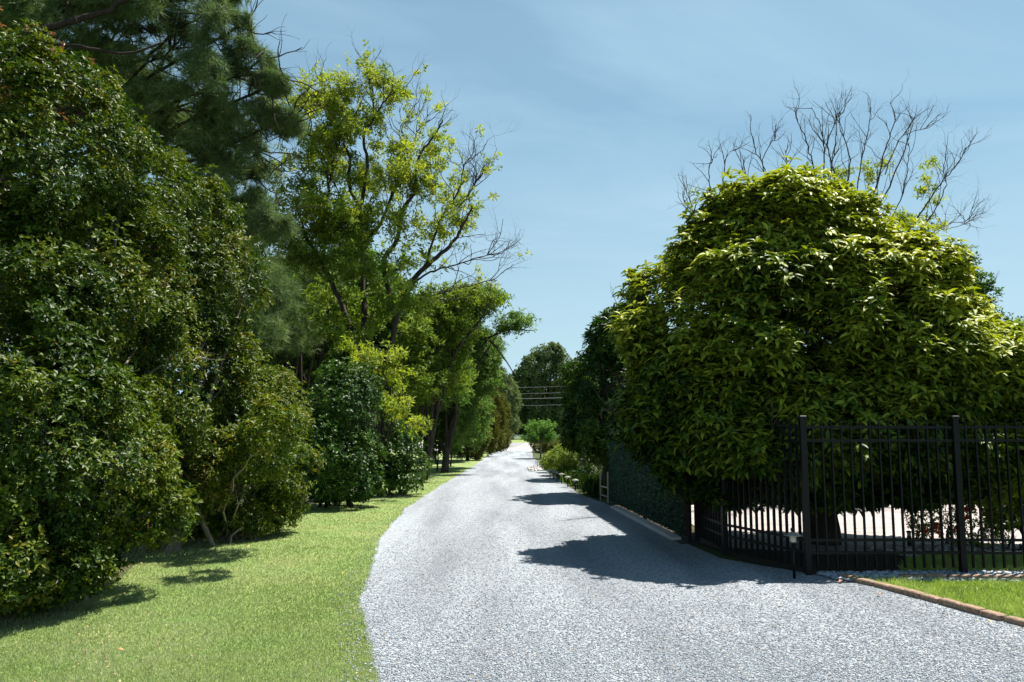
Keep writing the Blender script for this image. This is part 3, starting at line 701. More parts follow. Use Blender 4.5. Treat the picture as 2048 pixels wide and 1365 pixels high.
# ---- left row of wax myrtles
LA = [lobe(-90, 640, 7.9, 300, 300, 1.9), lobe(60, 330, 8.6, 235, 235, 1.8), lobe(-30, 880, 7.3, 270, 260, 1.45), lobe(180, 620, 8.7, 190, 230, 1.5), lobe(150, 940, 7.8, 190, 150, 1.2),
      lobe(255, 1010, 8.0, 105, 75, .7), lobe(-60, 1120, 7.0, 220, 110, 1.1), lobe(70, 1130, 7.3, 130, 75, .8)]
def wax_extra(t):
    c = P(30, 150, 8.3); n = 260
    pos = c + rng.normal(0, 1, (n, 3)) * np.array([.35, .35, .22]); v, f, r = leaves(pos, sph(n), rng.random(n), 5, .05, .022, T_FOLD)
    mesh_obj('new_growth', v, f, M_rust, t, rnd=r)
shrub('wax_myrtle', 'tallest and nearest wax myrtle bush at the left edge with rusty new growth on top', 'bush', LA, M_wax, M_bark_pale, .04, 20, 'wax myrtles along the lawn', rb=.27, spacing=.075, k=6, length=.062, width=.028, layers=1.45, amp=.22, zmin=.10, core=.13, gap=.30, flat=.7, extra=wax_extra)
LB = [lobe(330, 470, 11.5, 130, 150, 1.5), lobe(300, 660, 11.3, 170, 170, 1.6), lobe(430, 580, 11.8, 90, 120, 1.1), lobe(400, 800, 11.3, 130, 140, 1.4), lobe(280, 860, 11.0, 150, 140, 1.4), lobe(330, 960, 11.0, 150, 80, 1.2)]
shrub('wax_myrtle', 'tall wax myrtle bush in the middle of the left row, rising behind the lower one', 'bush', LB, M_wax, M_bark_pale, .04, 16, 'wax myrtles along the lawn', rb=.32, spacing=.09, k=6, length=.07, width=.031, layers=1.45, amp=.22, zmin=.1, core=.13, gap=.30, flat=.7)
LC = [lobe(500, 840, 12.6, 112, 115, 1.2), lobe(420, 890, 12.4, 110, 120, 1.1), lobe(545, 930, 12.6, 78, 80, .8), lobe(360, 980, 12.2, 110, 85, .9), lobe(470, 985, 12.4, 80, 75, .8), lobe(540, 1000, 12.8, 55, 55, .6), lobe(556, 858, 9.5, 52, 55, .45), lobe(530, 900, 10.8, 60, 60, .7), lobe(480, 1030, 12.4, 105, 42, .9), lobe(385, 1040, 12.2, 100, 40, .8), lobe(570, 1000, 12.9, 46, 45, .5)]
shrub('wax_myrtle', 'low wax myrtle bush with bare pale branches showing, at the right end of the row', 'bush', LC, M_wax2, M_bark_pale, .018, 18, 'wax myrtles along the lawn', rb=.24, spacing=.075, k=6, length=.055, width=.025, layers=1.35, amp=.2, zmin=.08, core=.05, sreach=.98, gap=.26, flat=.7)
# ---- hollies
LD = [lobe(690, 810, 17.5, 72, 85, 1.0), lobe(660, 900, 17, 72, 75, 1.0), lobe(715, 930, 17.2, 65, 60, .9), lobe(640, 960, 16.6, 55, 40, .6), lobe(690, 970, 17, 75, 34, .8), lobe(625, 900, 19, 60, 70, .8)]
shrub('holly_bush', 'dark glossy green holly bush beyond the wax myrtles', 'bush', LD, M_holly, M_bark, .04, 10, rb=.4, spacing=.12, k=6, length=.08, width=.045, layers=1.5, zmin=.15)
LE = [lobe(790, 900, 20.5, 50, 60, .9), lobe(820, 930, 20.5, 38, 38, .7), lobe(768, 940, 20, 40, 35, .6), lobe(800, 965, 20, 50, 24, .6), lobe(745, 940, 21, 40, 40, .6)]
shrub('broadleaf_shrub', 'loose dark broadleaf shrub by the bend of the lawn', 'bush', LE, M_holly, M_bark, .03, 10, rb=.35, spacing=.14, k=5, length=.10, width=.055, layers=1.1, gap=.3, zmin=.15)
# ---- daylily clump
g = G(812, 972); n = 220
pos = np.stack([g[0] + np.clip(rng.normal(0, .2, n), -.4, .4), g[1] + np.clip(rng.normal(0, .15, n), -.3, .3), np.full(n, .01)], 1)
a = rng.random(n) * 6.28; d = nrm(np.stack([np.cos(a) * .7, np.sin(a) * .7, np.ones(n)], 1))
v, f = instance((T_LONG[0] * np.array([1, 1, .9]), T_LONG[1]), pos, d, np.cross(d, np.stack([-np.sin(a), np.cos(a), a * 0], 1)) * -1, rng.uniform(.35, .65, n), .03)
tag(mesh_obj('daylily', v, f, M_iris, rnd=np.repeat(rng.random(n), 5)), 'pale strappy leaved plant on the lawn edge below the shrubs', 'plant')

# ---- pine
PT = np.array([-11.2, 17.0, 0])
def pine():
    t = thing('pine_tree', 'tall pine with long needled boughs filling the upper left', 'tree', PT)
    L = [lobe(60, -40, 16, 150, 70, 1.3), lobe(220, -60, 16, 140, 60, 1.3), lobe(370, -50, 16, 110, 60, 1.2), lobe(110, 60, 15, 110, 45, 1.1), lobe(250, 40, 15.5, 110, 45, 1.2), lobe(370, 50, 15.5, 90, 60, 1.2),
         lobe(450, 70, 16, 55, 60, .8), lobe(505, 130, 16, 38, 42, .6), lobe(548, 168, 16, 24, 16, .4), lobe(300, 130, 16, 110, 45, 1.2), lobe(420, 170, 16, 85, 55, 1.1), lobe(350, 220, 16.5, 110, 42, 1.2),
         lobe(480, 235, 16.5, 62, 45, .9), lobe(570, 245, 16.5, 34, 16, .5), lobe(410, 290, 17, 100, 42, 1.2), lobe(495, 310, 17, 52, 40, .9), lobe(460, 370, 17.5, 85, 45, 1.1),
         lobe(420, 440, 18, 80, 50, 1.1), lobe(520, 450, 18, 60, 34, .9), lobe(160, 150, 17, 140, 60, 1.4), lobe(250, 240, 18, 140, 70, 1.4)]
    pos, o, b = crown_sprigs(L, .36, .17, 1.35, gap=.30, amp=.25, back=.4, flat=.6, core=.10); b = .35 * b + .65 * rng.random(len(b))
    needles('crown', M_pine, pos, o, b, t, 30, .20, .012, 1.0)
    lines = []; tips = []
    tr = smooth_line([PT, PT + [.1, 0, 5], PT + [-.1, .1, 10], PT + [0, 0, 15]], 6, .03); lines.append((tr, np.linspace(.34, .14, len(tr))))
    for c, R in L:
        h0 = max(2.5, c[2] - 1.4 - .10 * abs(c[0] - PT[0])); s0 = PT + np.array([0, 0, h0])
        md = s0 * .5 + c * .5; md[2] -= .15
        ln_ = smooth_line([s0, md, c, c + nrm(c - s0) * R[0] * .7], 6, .04)
        lines.append((ln_, np.linspace(.05, .012, len(ln_))))
        for q, dd, tt in along(ln_, 9, .45, 1): grow(q, nrm(dd * .8 + sph(1)[0] * .8), .9, .018, 1, lines, tips, up=.02)
    # the two boughs seen against the needles at the top left
    for pl, r in (([P(15, 100, 14), P(80, 62, 14), P(170, 35, 14.2), P(235, 10, 14.4), P(330, -60, 14.8)], .10), ([P(15, 105, 14), P(110, 92, 14), P(190, 98, 14), P(255, 106, 14), P(330, 85, 14.2)], .05)):
        ln_ = smooth_line([PT * [1, 1, 0] + np.array([0, 0, 7.4])] + pl, 5, .01); lines.append((ln_, np.linspace(r, r * .3, len(ln_))))
    v, f = tubes(lines, 6); mesh_obj('trunk', v, f, M_bark_red, t)
pine()
def small_pine(lab, lobes, grp):
    b = base_of(lobes) + np.array([-.5, .5, 0]); t = thing('pine_tree', lab, 'tree', b, grp)
    pos, o, bb = crown_sprigs(lobes, .5, .2, 1.0, gap=.2, back=.3); needles('crown', M_pine, pos, o, bb, t, 26, .2, .011)
    v, f = stems(lobes, b, .07, 8, .05); mesh_obj('trunk', v, f, M_bark_red, t)
small_pine('young pine with pale soft needles between the bushes and the bright tree', [lobe(525, 575, 19.5, 62, 50, 1.0), lobe(515, 665, 19, 55, 38, .8), lobe(480, 620, 19.5, 50, 50, .9)], 'smaller pines')
small_pine('pine standing behind the bright green tree', [lobe(600, 560, 27, 70, 60, 1.6), lobe(560, 500, 27, 60, 60, 1.5), lobe(740, 350, 29, 22, 45, .8), lobe(590, 650, 26, 60, 50, 1.4)], 'smaller pines')

# ---- bright ash trees
def ash():
    Y = 23.0; t = thing('ash_tree', 'tall bright yellow green tree with dark forking limbs on the left', 'tree', P(735, 700, Y) * [1, 1, 0])
    base = P(735, 700, Y) * [1, 1, 0]; 
    T = [([(728, 720), (727, 630), (723, 496), (720, 423)], .17), ([(720, 423), (698, 368), (698, 313), (676, 258), (657, 203), (635, 152)], .085), ([(720, 423), (734, 335), (727, 276), (749, 233), (771, 200), (800, 180)], .08),
         ([(749, 233), (742, 190), (735, 150)], .03), ([(725, 489), (764, 441), (793, 368), (819, 324), (833, 265), (859, 240)], .08), ([(720, 720), (694, 640), (665, 570), (639, 515), (610, 470), (590, 400)], .14),
         ([(648, 530), (646, 441), (657, 368), (624, 276), (599, 250), (560, 215)], .08), ([(624, 276), (620, 230), (618, 190)], .03), ([(657, 368), (672, 300), (690, 250)], .035), ([(665, 570), (620, 530), (585, 510), (560, 480)], .06),
         ([(770, 720), (790, 650), (767, 533), (793, 478), (804, 423), (826, 386), (837, 313), (866, 276), (885, 240)], .12), ([(790, 650), (811, 580), (852, 533), (899, 493), (921, 460), (945, 415)], .13),
         ([(852, 533), (881, 441), (914, 386), (930, 331), (955, 310)], .05), ([(811, 580), (860, 545), (903, 533), (958, 515), (1005, 507)], .05), ([(800, 620), (870, 590), (930, 575), (990, 560)], .05),
         ([(826, 386), (815, 320), (805, 260), (812, 240)], .03), ([(881, 441), (930, 400), (960, 350)], .035), ([(727, 560), (700, 480), (690, 420), (660, 350), (640, 300)], .05)]
    lines = []; tips = []; main = []
    lines.append((smooth_line([base, base + [0, 0, 1.5], P(735, 690, Y)], 4), np.full(9, .3)))
    for i, (pl, r) in enumerate(T):
        w0 = random.uniform(-1.6, 1.6)
        pts = [P(x, y, Y + w0 * k / (len(pl))) for k, (x, y) in enumerate(pl)]
        ln_ = smooth_line(pts, 5, .015); main.append(ln_); lines.append((ln_, np.linspace(r * .75, r * .18, len(ln_))))
        for q, dd, tt in along(ln_, 9 if i in (0,) else 12, .35 if i in (0, 5, 10) else .15, 1):
            grow(q, nrm(dd * .9 + sph(1)[0] * .7 + [0, 0, .2]), rng.uniform(.5, 1.3), .014, 2, lines, tips, up=.10, kink=.28)
    v, f = tubes(lines, 5); mesh_obj('trunk', v, f, M_bark, t)
    LB = [(575, 205, 34, 12), (618, 195, 20, 26), (640, 158, 14, 7), (683, 180, 38, 20), (660, 205, 20, 20), (745, 165, 14, 9), (785, 172, 34, 16), (808, 188, 12, 12), (745, 228, 17, 20), (700, 222, 26, 24), (690, 262, 52, 24), (750, 285, 22, 26),
          (600, 300, 46, 34), (560, 330, 34, 22), (660, 330, 48, 34), (720, 350, 40, 30), (808, 300, 40, 26), (862, 300, 40, 18), (880, 330, 26, 16), (820, 355, 55, 34), (872, 385, 38, 24), (905, 400, 36, 16), (940, 435, 30, 12), (910, 440, 28, 14), (560, 400, 40, 26),
          (640, 420, 62, 42), (730, 430, 52, 38), (800, 440, 48, 38), (860, 460, 46, 26)]
    LI = [(620, 500, 60, 48), (700, 520, 62, 52), (780, 540, 55, 44), (850, 520, 42, 26), (660, 600, 60, 48), (740, 620, 70, 48), (820, 600, 60, 38), (560, 470, 40, 40), (690, 670, 60, 36), (610, 380, 50, 50), (690, 440, 60, 55)]
    def LL(A, jit): return [lobe(x, y, Y + random.uniform(-jit, jit), rx, ry, max(rx * Y / F * .9, .3)) for x, y, rx, ry in A]
    lb = LL(LB, 1.2); sel = []
    for q, dd in tips:
        inside = any(((q[0] - c[0]) / R_[0]) ** 2 + ((q[2] - c[2]) / R_[2]) ** 2 < 1.5 for c, R_ in lb)
        if inside or rng.random() < .06: sel.append((q, dd))
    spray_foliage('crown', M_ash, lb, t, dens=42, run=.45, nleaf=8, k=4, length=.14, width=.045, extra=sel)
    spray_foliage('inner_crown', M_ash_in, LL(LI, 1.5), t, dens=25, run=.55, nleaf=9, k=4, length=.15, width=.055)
ash()
def simple_tree(name, lab, lobes, m, bark, base, r0, grp=None, kw={}, n=12, cat='tree', depth=1, extra_lines=()):
    t = thing(name, lab, cat, base, grp)
    (spray_foliage if 'dens' in kw else foliage)(*(('crown', m, lobes, t)), **kw)
    lines = []; tips = []
    c = np.mean([l[0] for l in lobes], axis=0); top = base + (c - base) * .75
    tr = smooth_line([base, base * .6 + top * .4 + rng.normal(0, .04, 3), top], 5); lines.append((tr, np.linspace(r0, r0 * .5, len(tr))))
    for i in range(n):
        cc, R = lobes[i % len(lobes)]; tg = cc + sph(1)[0] * R * .7; s0 = tr[int(rng.integers(len(tr) // 3, len(tr)))]
        if tg[2] < base[2] + .8: tg[2] = base[2] + 1.0
        dl = float(np.linalg.norm(tg - s0)); ln_ = smooth_line([s0, s0 * .65 + tg * .35 + [0, 0, .12 * dl] + rng.normal(0, .05 * dl, 3), s0 * .3 + tg * .7 + [0, 0, .06 * dl] + rng.normal(0, .05 * dl, 3), tg], 4, .02); lines.append((ln_, np.linspace(r0 * .4, r0 * .1, len(ln_))))
        for q, dd, tt in along(ln_, 3, .4, 1): grow(q, nrm(dd + sph(1)[0] * .8), float(R.mean()) * .5, r0 * .1, depth, lines, tips)
    for pl, r in extra_lines: ln_ = smooth_line(pl, 5, .01); lines.append((ln_, np.linspace(r, r * .3, len(ln_))))
    v, f = tubes(lines, 6); mesh_obj('trunk', v, f, bark, t)
    return t
simple_tree('sapling', 'lime green sapling whose low boughs hang in front of the tall bright tree',
            [lobe(760, 712, 19.5, 58, 22, .7), lobe(720, 695, 19.5, 34, 14, .5), lobe(820, 745, 19.5, 42, 12, .5), lobe(770, 760, 19.8, 42, 26, .6), lobe(790, 810, 19.3, 36, 30, .6), lobe(830, 850, 19, 28, 24, .5), lobe(740, 740, 19.8, 30, 26, .5)],
            M_ash, M_bark, np.array([P(760, 900, 19.8)[0], 19.8, 0]), .07, kw=dict(dens=60, run=.4, nleaf=8, k=4, length=.12, width=.04))
LO = [lobe(880, 650, 31, 60, 45, 1.6), lobe(940, 610, 31, 52, 30, 1.4), lobe(975, 595, 31, 34, 18, 1), lobe(930, 690, 32, 55, 50, 1.7), lobe(1035, 645, 31, 32, 18, .7), lobe(1010, 655, 31, 26, 14, .6), lobe(865, 730, 31, 55, 50, 1.6), lobe(960, 745, 33, 40, 50, 1.5), lobe(850, 800, 31, 40, 45, 1.3), lobe(980, 700, 33, 30, 36, 1), lobe(900, 830, 33, 50, 60, 1.6), lobe(820, 690, 31, 45, 45, 1.2), lobe(900, 760, 29, 45, 50, 1.2), lobe(940, 830, 35, 40, 60, 1.3)]
simple_tree('oak_tree', 'spreading oak with a thin branch reaching over the drive', LO, M_oak_light, M_bark, np.array([P(890, 900, 31)[0], 31, 0]), .17,
            kw=dict(dens=75, run=.6, nleaf=9, k=4, length=.15, width=.05), n=18, depth=2,
            extra_lines=[([P(940, 690, 31), P(985, 672, 31), P(1020, 660, 31), P(1068, 662, 31)], .05), ([P(930, 680, 31), P(975, 680, 31), P(1000, 705, 31), P(1030, 750, 31)], .06)])
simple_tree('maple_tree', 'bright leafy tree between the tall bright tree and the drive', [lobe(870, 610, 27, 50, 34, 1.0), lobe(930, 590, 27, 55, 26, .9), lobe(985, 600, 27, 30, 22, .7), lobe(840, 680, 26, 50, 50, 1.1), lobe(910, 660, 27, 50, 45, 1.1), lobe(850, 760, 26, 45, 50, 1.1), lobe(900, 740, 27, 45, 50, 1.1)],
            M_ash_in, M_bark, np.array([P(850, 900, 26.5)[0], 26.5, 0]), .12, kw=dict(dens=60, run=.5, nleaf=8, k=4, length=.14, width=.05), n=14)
# dark fill trees behind the left row
simple_tree('oak_tree', 'dark leafy tree behind the bushes and below the pine', [lobe(560, 700, 30, 90, 90, 2.2), lobe(610, 580, 30, 80, 70, 1.8), lobe(700, 560, 31, 80, 70, 1.8), lobe(770, 620, 31, 70, 70, 1.8), lobe(650, 720, 31, 80, 90, 2.2), lobe(470, 600, 30, 90, 110, 2.2), lobe(740, 740, 32, 70, 80, 2), lobe(580, 820, 30, 110, 70, 2)], M_oak_light, M_bark,
            np.array([P(600, 900, 31)[0], 31, 0]), .2, kw=dict(dens=34, run=.7, nleaf=9, k=4, length=.18, width=.075), n=12)
simple_tree('oak_tree', 'shaded tree standing behind the tallest wax myrtles', [lobe(200, 420, 28, 230, 190, 3), lobe(380, 560, 28, 130, 160, 2.6), lobe(100, 650, 27, 220, 200, 3), lobe(330, 760, 27, 180, 120, 2.5)], M_oak, M_bark,
            np.array([P(220, 900, 28)[0], 28, 0]), .35, kw=dict(rb=.8, spacing=.34, k=6, length=.22, width=.09, tmpl=T_DIAMOND, layers=1.1, amp=.2, core=.08, zmin=.3), n=10)
simple_tree('oak_tree', 'dark green tree closing the view behind the oak on the left', [lobe(830, 720, 42, 75, 90, 3), lobe(900, 800, 42, 70, 75, 2.6), lobe(780, 820, 41, 70, 80, 3), lobe(930, 760, 44, 50, 60, 2)], M_oak, M_bark,
            np.array([P(850, 900, 42)[0], 42, 0]), .2, kw=dict(dens=22, run=.9, nleaf=9, k=4, length=.24, width=.10), n=8)
# young trees on the lawn
for px, py, lb_, lab in ((874, 944, [(878, 868, 22, 26), (868, 890, 18, 18), (888, 893, 14, 14)], 'slim young tree with a bare stem, nearer one on the lawn'), (901, 933, [(908, 868, 18, 24), (912, 890, 14, 16), (900, 880, 14, 16)], 'slim young tree with a bare stem, farther one on the lawn')):
    g = G(px, py); simple_tree('young_tree', lab, [lobe(x, y, g[1], rx, ry, rx * g[1] / F) for x, y, rx, ry in lb_], M_oak, M_bark, g, .045, 'young trees on the lawn',
                               kw=dict(rb=.25, spacing=.16, k=6, length=.12, width=.055, tmpl=T_DIAMOND, layers=1.2, amp=.2, core=.05), n=6)
# cedars along the far lawn
CED = [(935, 44, 42, 745, 'broad brown green cedar, nearest in the row along the far lawn'), (962, 50, 34, 755, 'second cedar in the row along the far lawn'), (984, 58, 26, 775, 'third cedar in the row, leaning towards the drive'), (1000, 64, 20, 790, 'farthest cedar, beside the road at the end of the drive')]
for px, Yd, rx, ytop, lab in CED:
    s = Yd / F; zt = P(px, ytop, Yd)[2]; X = P(px, 860, Yd)[0]
    lb_ = [(np.array([X, Yd, zt * .30]), np.array([rx * s, rx * s, zt * .33])), (np.array([X + rx * s * .1, Yd, zt * .58]), np.array([rx * s * .85, rx * s * .85, zt * .28])), (np.array([X + rx * s * .1, Yd, zt * .8]), np.array([rx * s * .5, rx * s * .5, zt * .22]))]
    simple_tree('cedar_tree', lab, lb_, M_cedar, M_bark_red, np.array([X, Yd, 0]), .12, 'cedars along the far lawn', kw=dict(rb=.5, spacing=.2, k=9, length=.24, width=.05, tmpl=T_DIAMOND, layers=1.3, amp=.15, zmin=.12, core=.05, up=.6, spread=.55), n=8)
simple_tree('cedar_tree', 'tall dark conifer rising behind the cedar row', [lobe(1000, 800, 85, 35, 60, 2.5), lobe(975, 770, 85, 34, 60, 2.5), lobe(1010, 835, 85, 28, 35, 2)], M_far, M_bark_red, np.array([P(985, 880, 85)[0], 85 , 0]) + [0, 25, 0], .25,
            kw=dict(rb=.9, spacing=.42, k=8, length=.4, width=.11, tmpl=T_DIAMOND, layers=1.2, core=.05, zmin=.2), n=8)

# far trees beyond the road
FAR = [('broad rounded pine beyond the road, the tallest at the end of the drive', [(1100, 712, 34, 22), (1078, 735, 40, 26), (1112, 745, 42, 36), (1060, 762, 40, 26), (1095, 780, 55, 40), (1130, 760, 40, 40)], 150),
       ('dark leafy tree beyond the road, left of the broad pine', [(1035, 790, 38, 34), (1020, 825, 40, 40), (1050, 830, 40, 36), (990, 800, 40, 50)], 152),
       ('dark leafy tree beyond the road, right of the broad pine', [(1085, 835, 45, 36), (1130, 830, 50, 45), (1170, 790, 50, 60)], 148),
       ('large tree far to the right beyond the road', [(1250, 790, 90, 80), (1350, 800, 100, 70), (1460, 790, 100, 80)], 150),
       ('large tree far to the left beyond the road', [(900, 780, 90, 80), (800, 790, 100, 80), (700, 780, 90, 80)], 155)]
for lab, lb_, Yd in FAR:
    lo = [lobe(x, y, Yd + random.uniform(-2, 2), rx, ry, rx * Yd / F * .8) for x, y, rx, ry in lb_]
    b = base_of(lo); simple_tree('far_tree', lab, lo, M_far, M_bark, b, .5, 'trees beyond the road', kw=dict(rb=1.5, spacing=.75, k=7, length=.75, width=.28, tmpl=T_DIAMOND, layers=1.35, amp=.15, zmin=.2, core=.06, back=.3), n=9)

# ---- right side: crape myrtle, lime shrub, dark shrub, hedge
g = G(1081, 918); s = g[1] / F
def crape():
    t = thing('crape_myrtle', 'small vase shaped tree with upright bright green shoots by the drive', 'tree', g)
    c = np.array([g[0], g[1], 1.35]); lines = []; n = 170
    tr = smooth_line([g, g + [.02, 0, .5], g + [0, 0, .95]], 4); lines.append((tr, np.linspace(.06, .05, len(tr))))
    PPp = []; OOo = []
    for i in range(n):
        a = rng.random() * 6.28; el = rng.uniform(.15, 1.35); d = np.array([math.cos(a) * math.cos(el), math.sin(a) * math.cos(el), math.sin(el) * .95])
        L_ = rng.uniform(.85, 1.12) * (1.12 if el < .8 else 1.35); s0 = g + np.array([0, 0, .9]); e = s0 + d * L_ * [1, 1, 1]; md = (s0 + e) / 2 + [0, 0, -.05]
        ln_ = smooth_line([s0, md, e + [0, 0, .08]], 4); lines.append((ln_, np.linspace(.014, .005, len(ln_))))
        q = np.linspace(.35, 1, 22)[:, None]; pts = s0 + (e - s0) * q; pts += rng.normal(0, .035, pts.shape); PPp.append(pts); OOo.append(np.repeat(nrm(e - s0)[None], 22, 0))
    pos = np.concatenate(PPp); oo = np.concatenate(OOo)
    v, f, r = leaves(pos, oo, rng.random(len(pos)), 4, .10, .045, T_DIAMOND, .7, .3); mesh_obj('crown', v, f, M_myrtle, t, rnd=r)
    v, f = tubes(lines, 6); mesh_obj('trunk', v, f, M_bark_pale, t)
crape()
LL_ = [lobe(1125, 920, 29, 36, 28, .75), lobe(1150, 925, 28, 28, 30, .6), lobe(1105, 925, 31, 22, 20, .5), lobe(1140, 900, 30, 24, 14, .5)]
shrub('lime_shrub', 'rounded pale yellow green shrub behind the row of path lights', 'bush', LL_, M_lime, M_bark, .02, 8, rb=.25, spacing=.11, k=6, length=.075, width=.038, tmpl=T_DIAMOND, layers=1.2, zmin=.1)
LL_ = [lobe(1185, 950, 23, 30, 38, .45), lobe(1200, 965, 21.5, 16, 22, .35), lobe(1170, 958, 24, 22, 22, .35)]
shrub('broadleaf_shrub', 'shaded shrub between the lime shrub and the metal frame', 'bush', LL_, M_laurel_dark, M_bark, .02, 8, rb=.25, spacing=.11, k=6, length=.09, width=.04, tmpl=T_FOLD, layers=1.2, zmin=.1)
LL_ = [(np.array([P(1078, 893, 60)[0] + .1, 60.0, .5]), np.array([.75, 1.2, .55])), (np.array([P(1100, 893, 58)[0], 58.0, .5]), np.array([.8, 1.2, .55])), (np.array([P(1125, 893, 54)[0], 54.0, .55]), np.array([.9, 1.2, .6]))]
shrub('low_hedge', 'low dark hedge at the right of the drive end', 'hedge', LL_, M_cedar, M_bark, .02, 8, rb=.3, spacing=.14, k=6, length=.11, width=.05, tmpl=T_DIAMOND, layers=1.2, zmin=.05)

for i in range(15):
    f_ = i / 14; q = G(1098 + 86 * f_ ** 1.6, 941 + 54 * f_ ** 1.6) + np.array([.22, 0, 0]); q = q + rng.normal(0, .05, 3) * [1, 1, 0]; n = 240
    a = rng.random(n) * 6.28; pos = q + np.stack([rng.normal(0, .12, n), rng.normal(0, .14, n), rng.random(n) * .02], 1)
    d = nrm(np.stack([np.cos(a) * .8, np.sin(a) * .8, rng.uniform(.7, 1.6, n)], 1)); tg_ = np.stack([-np.sin(a), np.cos(a), a * 0], 1)
    v, f = instance(T_LONG, pos, d, -np.cross(d, tg_), rng.uniform(.25, .5, n), .026)
    tag(mesh_obj('border_grass', v, f, M_laurel_dark, rnd=np.repeat(rng.random(n), 5)), 'nearest dark grassy clump at the right drive edge by the metal frame' if i == 14 else ('farthest dark grassy clump by the pebble patch' if i == 0 else 'dark grassy clump in the border between the path lights'), 'plant', 'grassy border clumps')

# ---- laurels on the right
def laurel(lab, lobes, base, r0, m, kw, limbs, grp='domed laurels along the right', sides=8):
    t = thing('laurel_tree', lab, 'tree', base, grp)
    foliage('crown', m, lobes, t, **kw)
    lines = []; tips = []
    tr = smooth_line([base + [0, 0, -.05], base + [.01, 0, .15], base + [-.02, 0, .45], base + [.02, 0, .8]], 4); lines.append((tr, np.linspace(r0 * 1.15, r0 * .95, len(tr))))
    for i in range(limbs):
        cc, R = lobes[i % len(lobes)]; dd = sph(1)[0]; tg = cc + dd * R * .85
        if tg[2] < 1.0: tg[2] = 1.0
        s0 = tr[-1 - (i % 3)]; ln_ = smooth_line([s0, s0 * .5 + tg * .5 + [0, 0, .1], tg], 5, .02)
        lines.append((ln_, np.linspace(r0 * .55, r0 * .08, len(ln_))))
        for q, d2, tt in along(ln_, 3, .4, 1): grow(q, nrm(d2 + sph(1)[0] * .8), .7, r0 * .1, 1, lines, tips)
    v, f = tubes(lines, sides); mesh_obj('trunk', v, f, M_bark, t, smooth=True)
    return t
hx = np.array([4.40, 11.45, 0])
def ell(x, y, z, a, b, c): return (np.array([x, y, z]), np.array([a, b, c]))
LH = [ell(4.22, 11.5, 2.5, 2.65, 1.85, 2.55), ell(3.88, 11.45, 4.3, 1.25, 1.2, .95), ell(4.35, 11.55, 1.95, 2.9, 1.65, 1.2), ell(4.85, 11.45, 3.1, 1.8, 1.5, 1.3), ell(2.75, 11.3, 1.85, 1.2, 1.4, .95),
      ell(6.2, 11.5, 2.2, 1.3, 1.4, 1.1), ell(3.2, 11.1, 1.5, 1.1, .9, .75), ell(4.2, 9.95, 1.45, 1.5, .5, .55), ell(2.95, 10.35, 1.35, .65, .75, .5), ell(6.3, 11.2, 1.5, 1.0, 1.1, .7)]
def hero_light_tint(pos, b):  # leaf age patches, with crown shade below and sun at upper right coloured in
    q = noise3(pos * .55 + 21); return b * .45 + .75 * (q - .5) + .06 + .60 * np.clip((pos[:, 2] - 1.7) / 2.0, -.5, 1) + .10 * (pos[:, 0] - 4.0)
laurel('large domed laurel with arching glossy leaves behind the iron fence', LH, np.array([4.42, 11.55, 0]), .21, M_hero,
       dict(rb=.38, gap=.15, spacing=.125, k=7, length=.14, width=.056, tmpl=T_LONG, spread=.95, up=2.0, nran=.2, layers=1.7, amp=.08, zmin=.60, back=.6, flat=.75, core=.16, tintf=hero_light_tint), 26)
L2 = [lobe(1222, 690, 20, 48, 62, 1.3), lobe(1195, 760, 20, 62, 65, 1.5), lobe(1188, 840, 20, 60, 70, 1.5), lobe(1255, 800, 19.5, 50, 90, 1.4), lobe(1240, 640, 20.3, 32, 28, .8), lobe(1230, 890, 19.5, 60, 40, 1.2)]
laurel('narrower dark laurel behind the green screens', L2, np.array([P(1215, 900, 20)[0], 20.0, 0]), .13, M_laurel_dark,
       dict(rb=.42, spacing=.18, k=8, length=.155, width=.055, tmpl=T_FOLD, spread=.95, up=.9, nran=.25, layers=1.25, amp=.12, zmin=.75, back=.5, core=.08), 14)
L3 = [lobe(1160, 800, 27, 30, 70, 1.2), lobe(1150, 860, 27, 30, 40, 1.1)]
laurel('small laurel farther down the drive, partly hidden by the dark one', L3, np.array([P(1165, 900, 27)[0], 27.0, 0]), .1, M_laurel_dark,
       dict(rb=.42, spacing=.2, k=8, length=.17, width=.06, tmpl=T_FOLD, spread=.95, up=.9, nran=.25, layers=1.2, amp=.12, zmin=.7, back=.5, core=.08), 8)
# shrub and roses at the right edge
LR = [lobe(2030, 880, 10.7, 75, 95, .55), lobe(2060, 960, 10.6, 80, 90, .6), lobe(2010, 990, 10.7, 55, 60, .4), lobe(2090, 800, 10.9, 60, 60, .5)]
shrub('camellia_bush', 'leafy glossy shrub behind the fence at the right edge', 'bush', LR, M_hero, M_bark, .02, 14, rb=.22, spacing=.10, k=6, length=.085, width=.04, tmpl=T_FOLD, layers=.8, gap=.3, zmin=.3, core=.03)
LF = [lobe(1868, 1045, 11.3, 44, 40, .4), lobe(1930, 1035, 11.2, 55, 55, .45), lobe(1965, 1060, 11.1, 40, 40, .35)]
def roses(t):
    for px, py in ((1926, 990), (1932, 1020), (1939, 1019), (1916, 1026), (1870, 1053), (1879, 1066), (1958, 968), (1933, 1037), (1914, 1058), (1868, 1049), (1850, 1062)):
        c = P(px, py, 10.85); n = 7
        v, f, r = leaves(np.repeat(c[None], n, 0) + rng.normal(0, .012, (n, 3)), nrm(np.array([[0, -1, .3]] * n)), rng.random(n), 3, .045, .035, T_FOLD, 1.0); mesh_obj('flower', v, f, M_flower, t, rnd=r)
shrub('rose_bush', 'light green bush dotted with red flowers behind the fence', 'bush', LF, M_lime, M_bark, .012, 10, rb=.18, spacing=.075, k=6, length=.04, width=.022, tmpl=T_FOLD, layers=1.0, gap=.25, zmin=.05, core=.03, extra=roses)
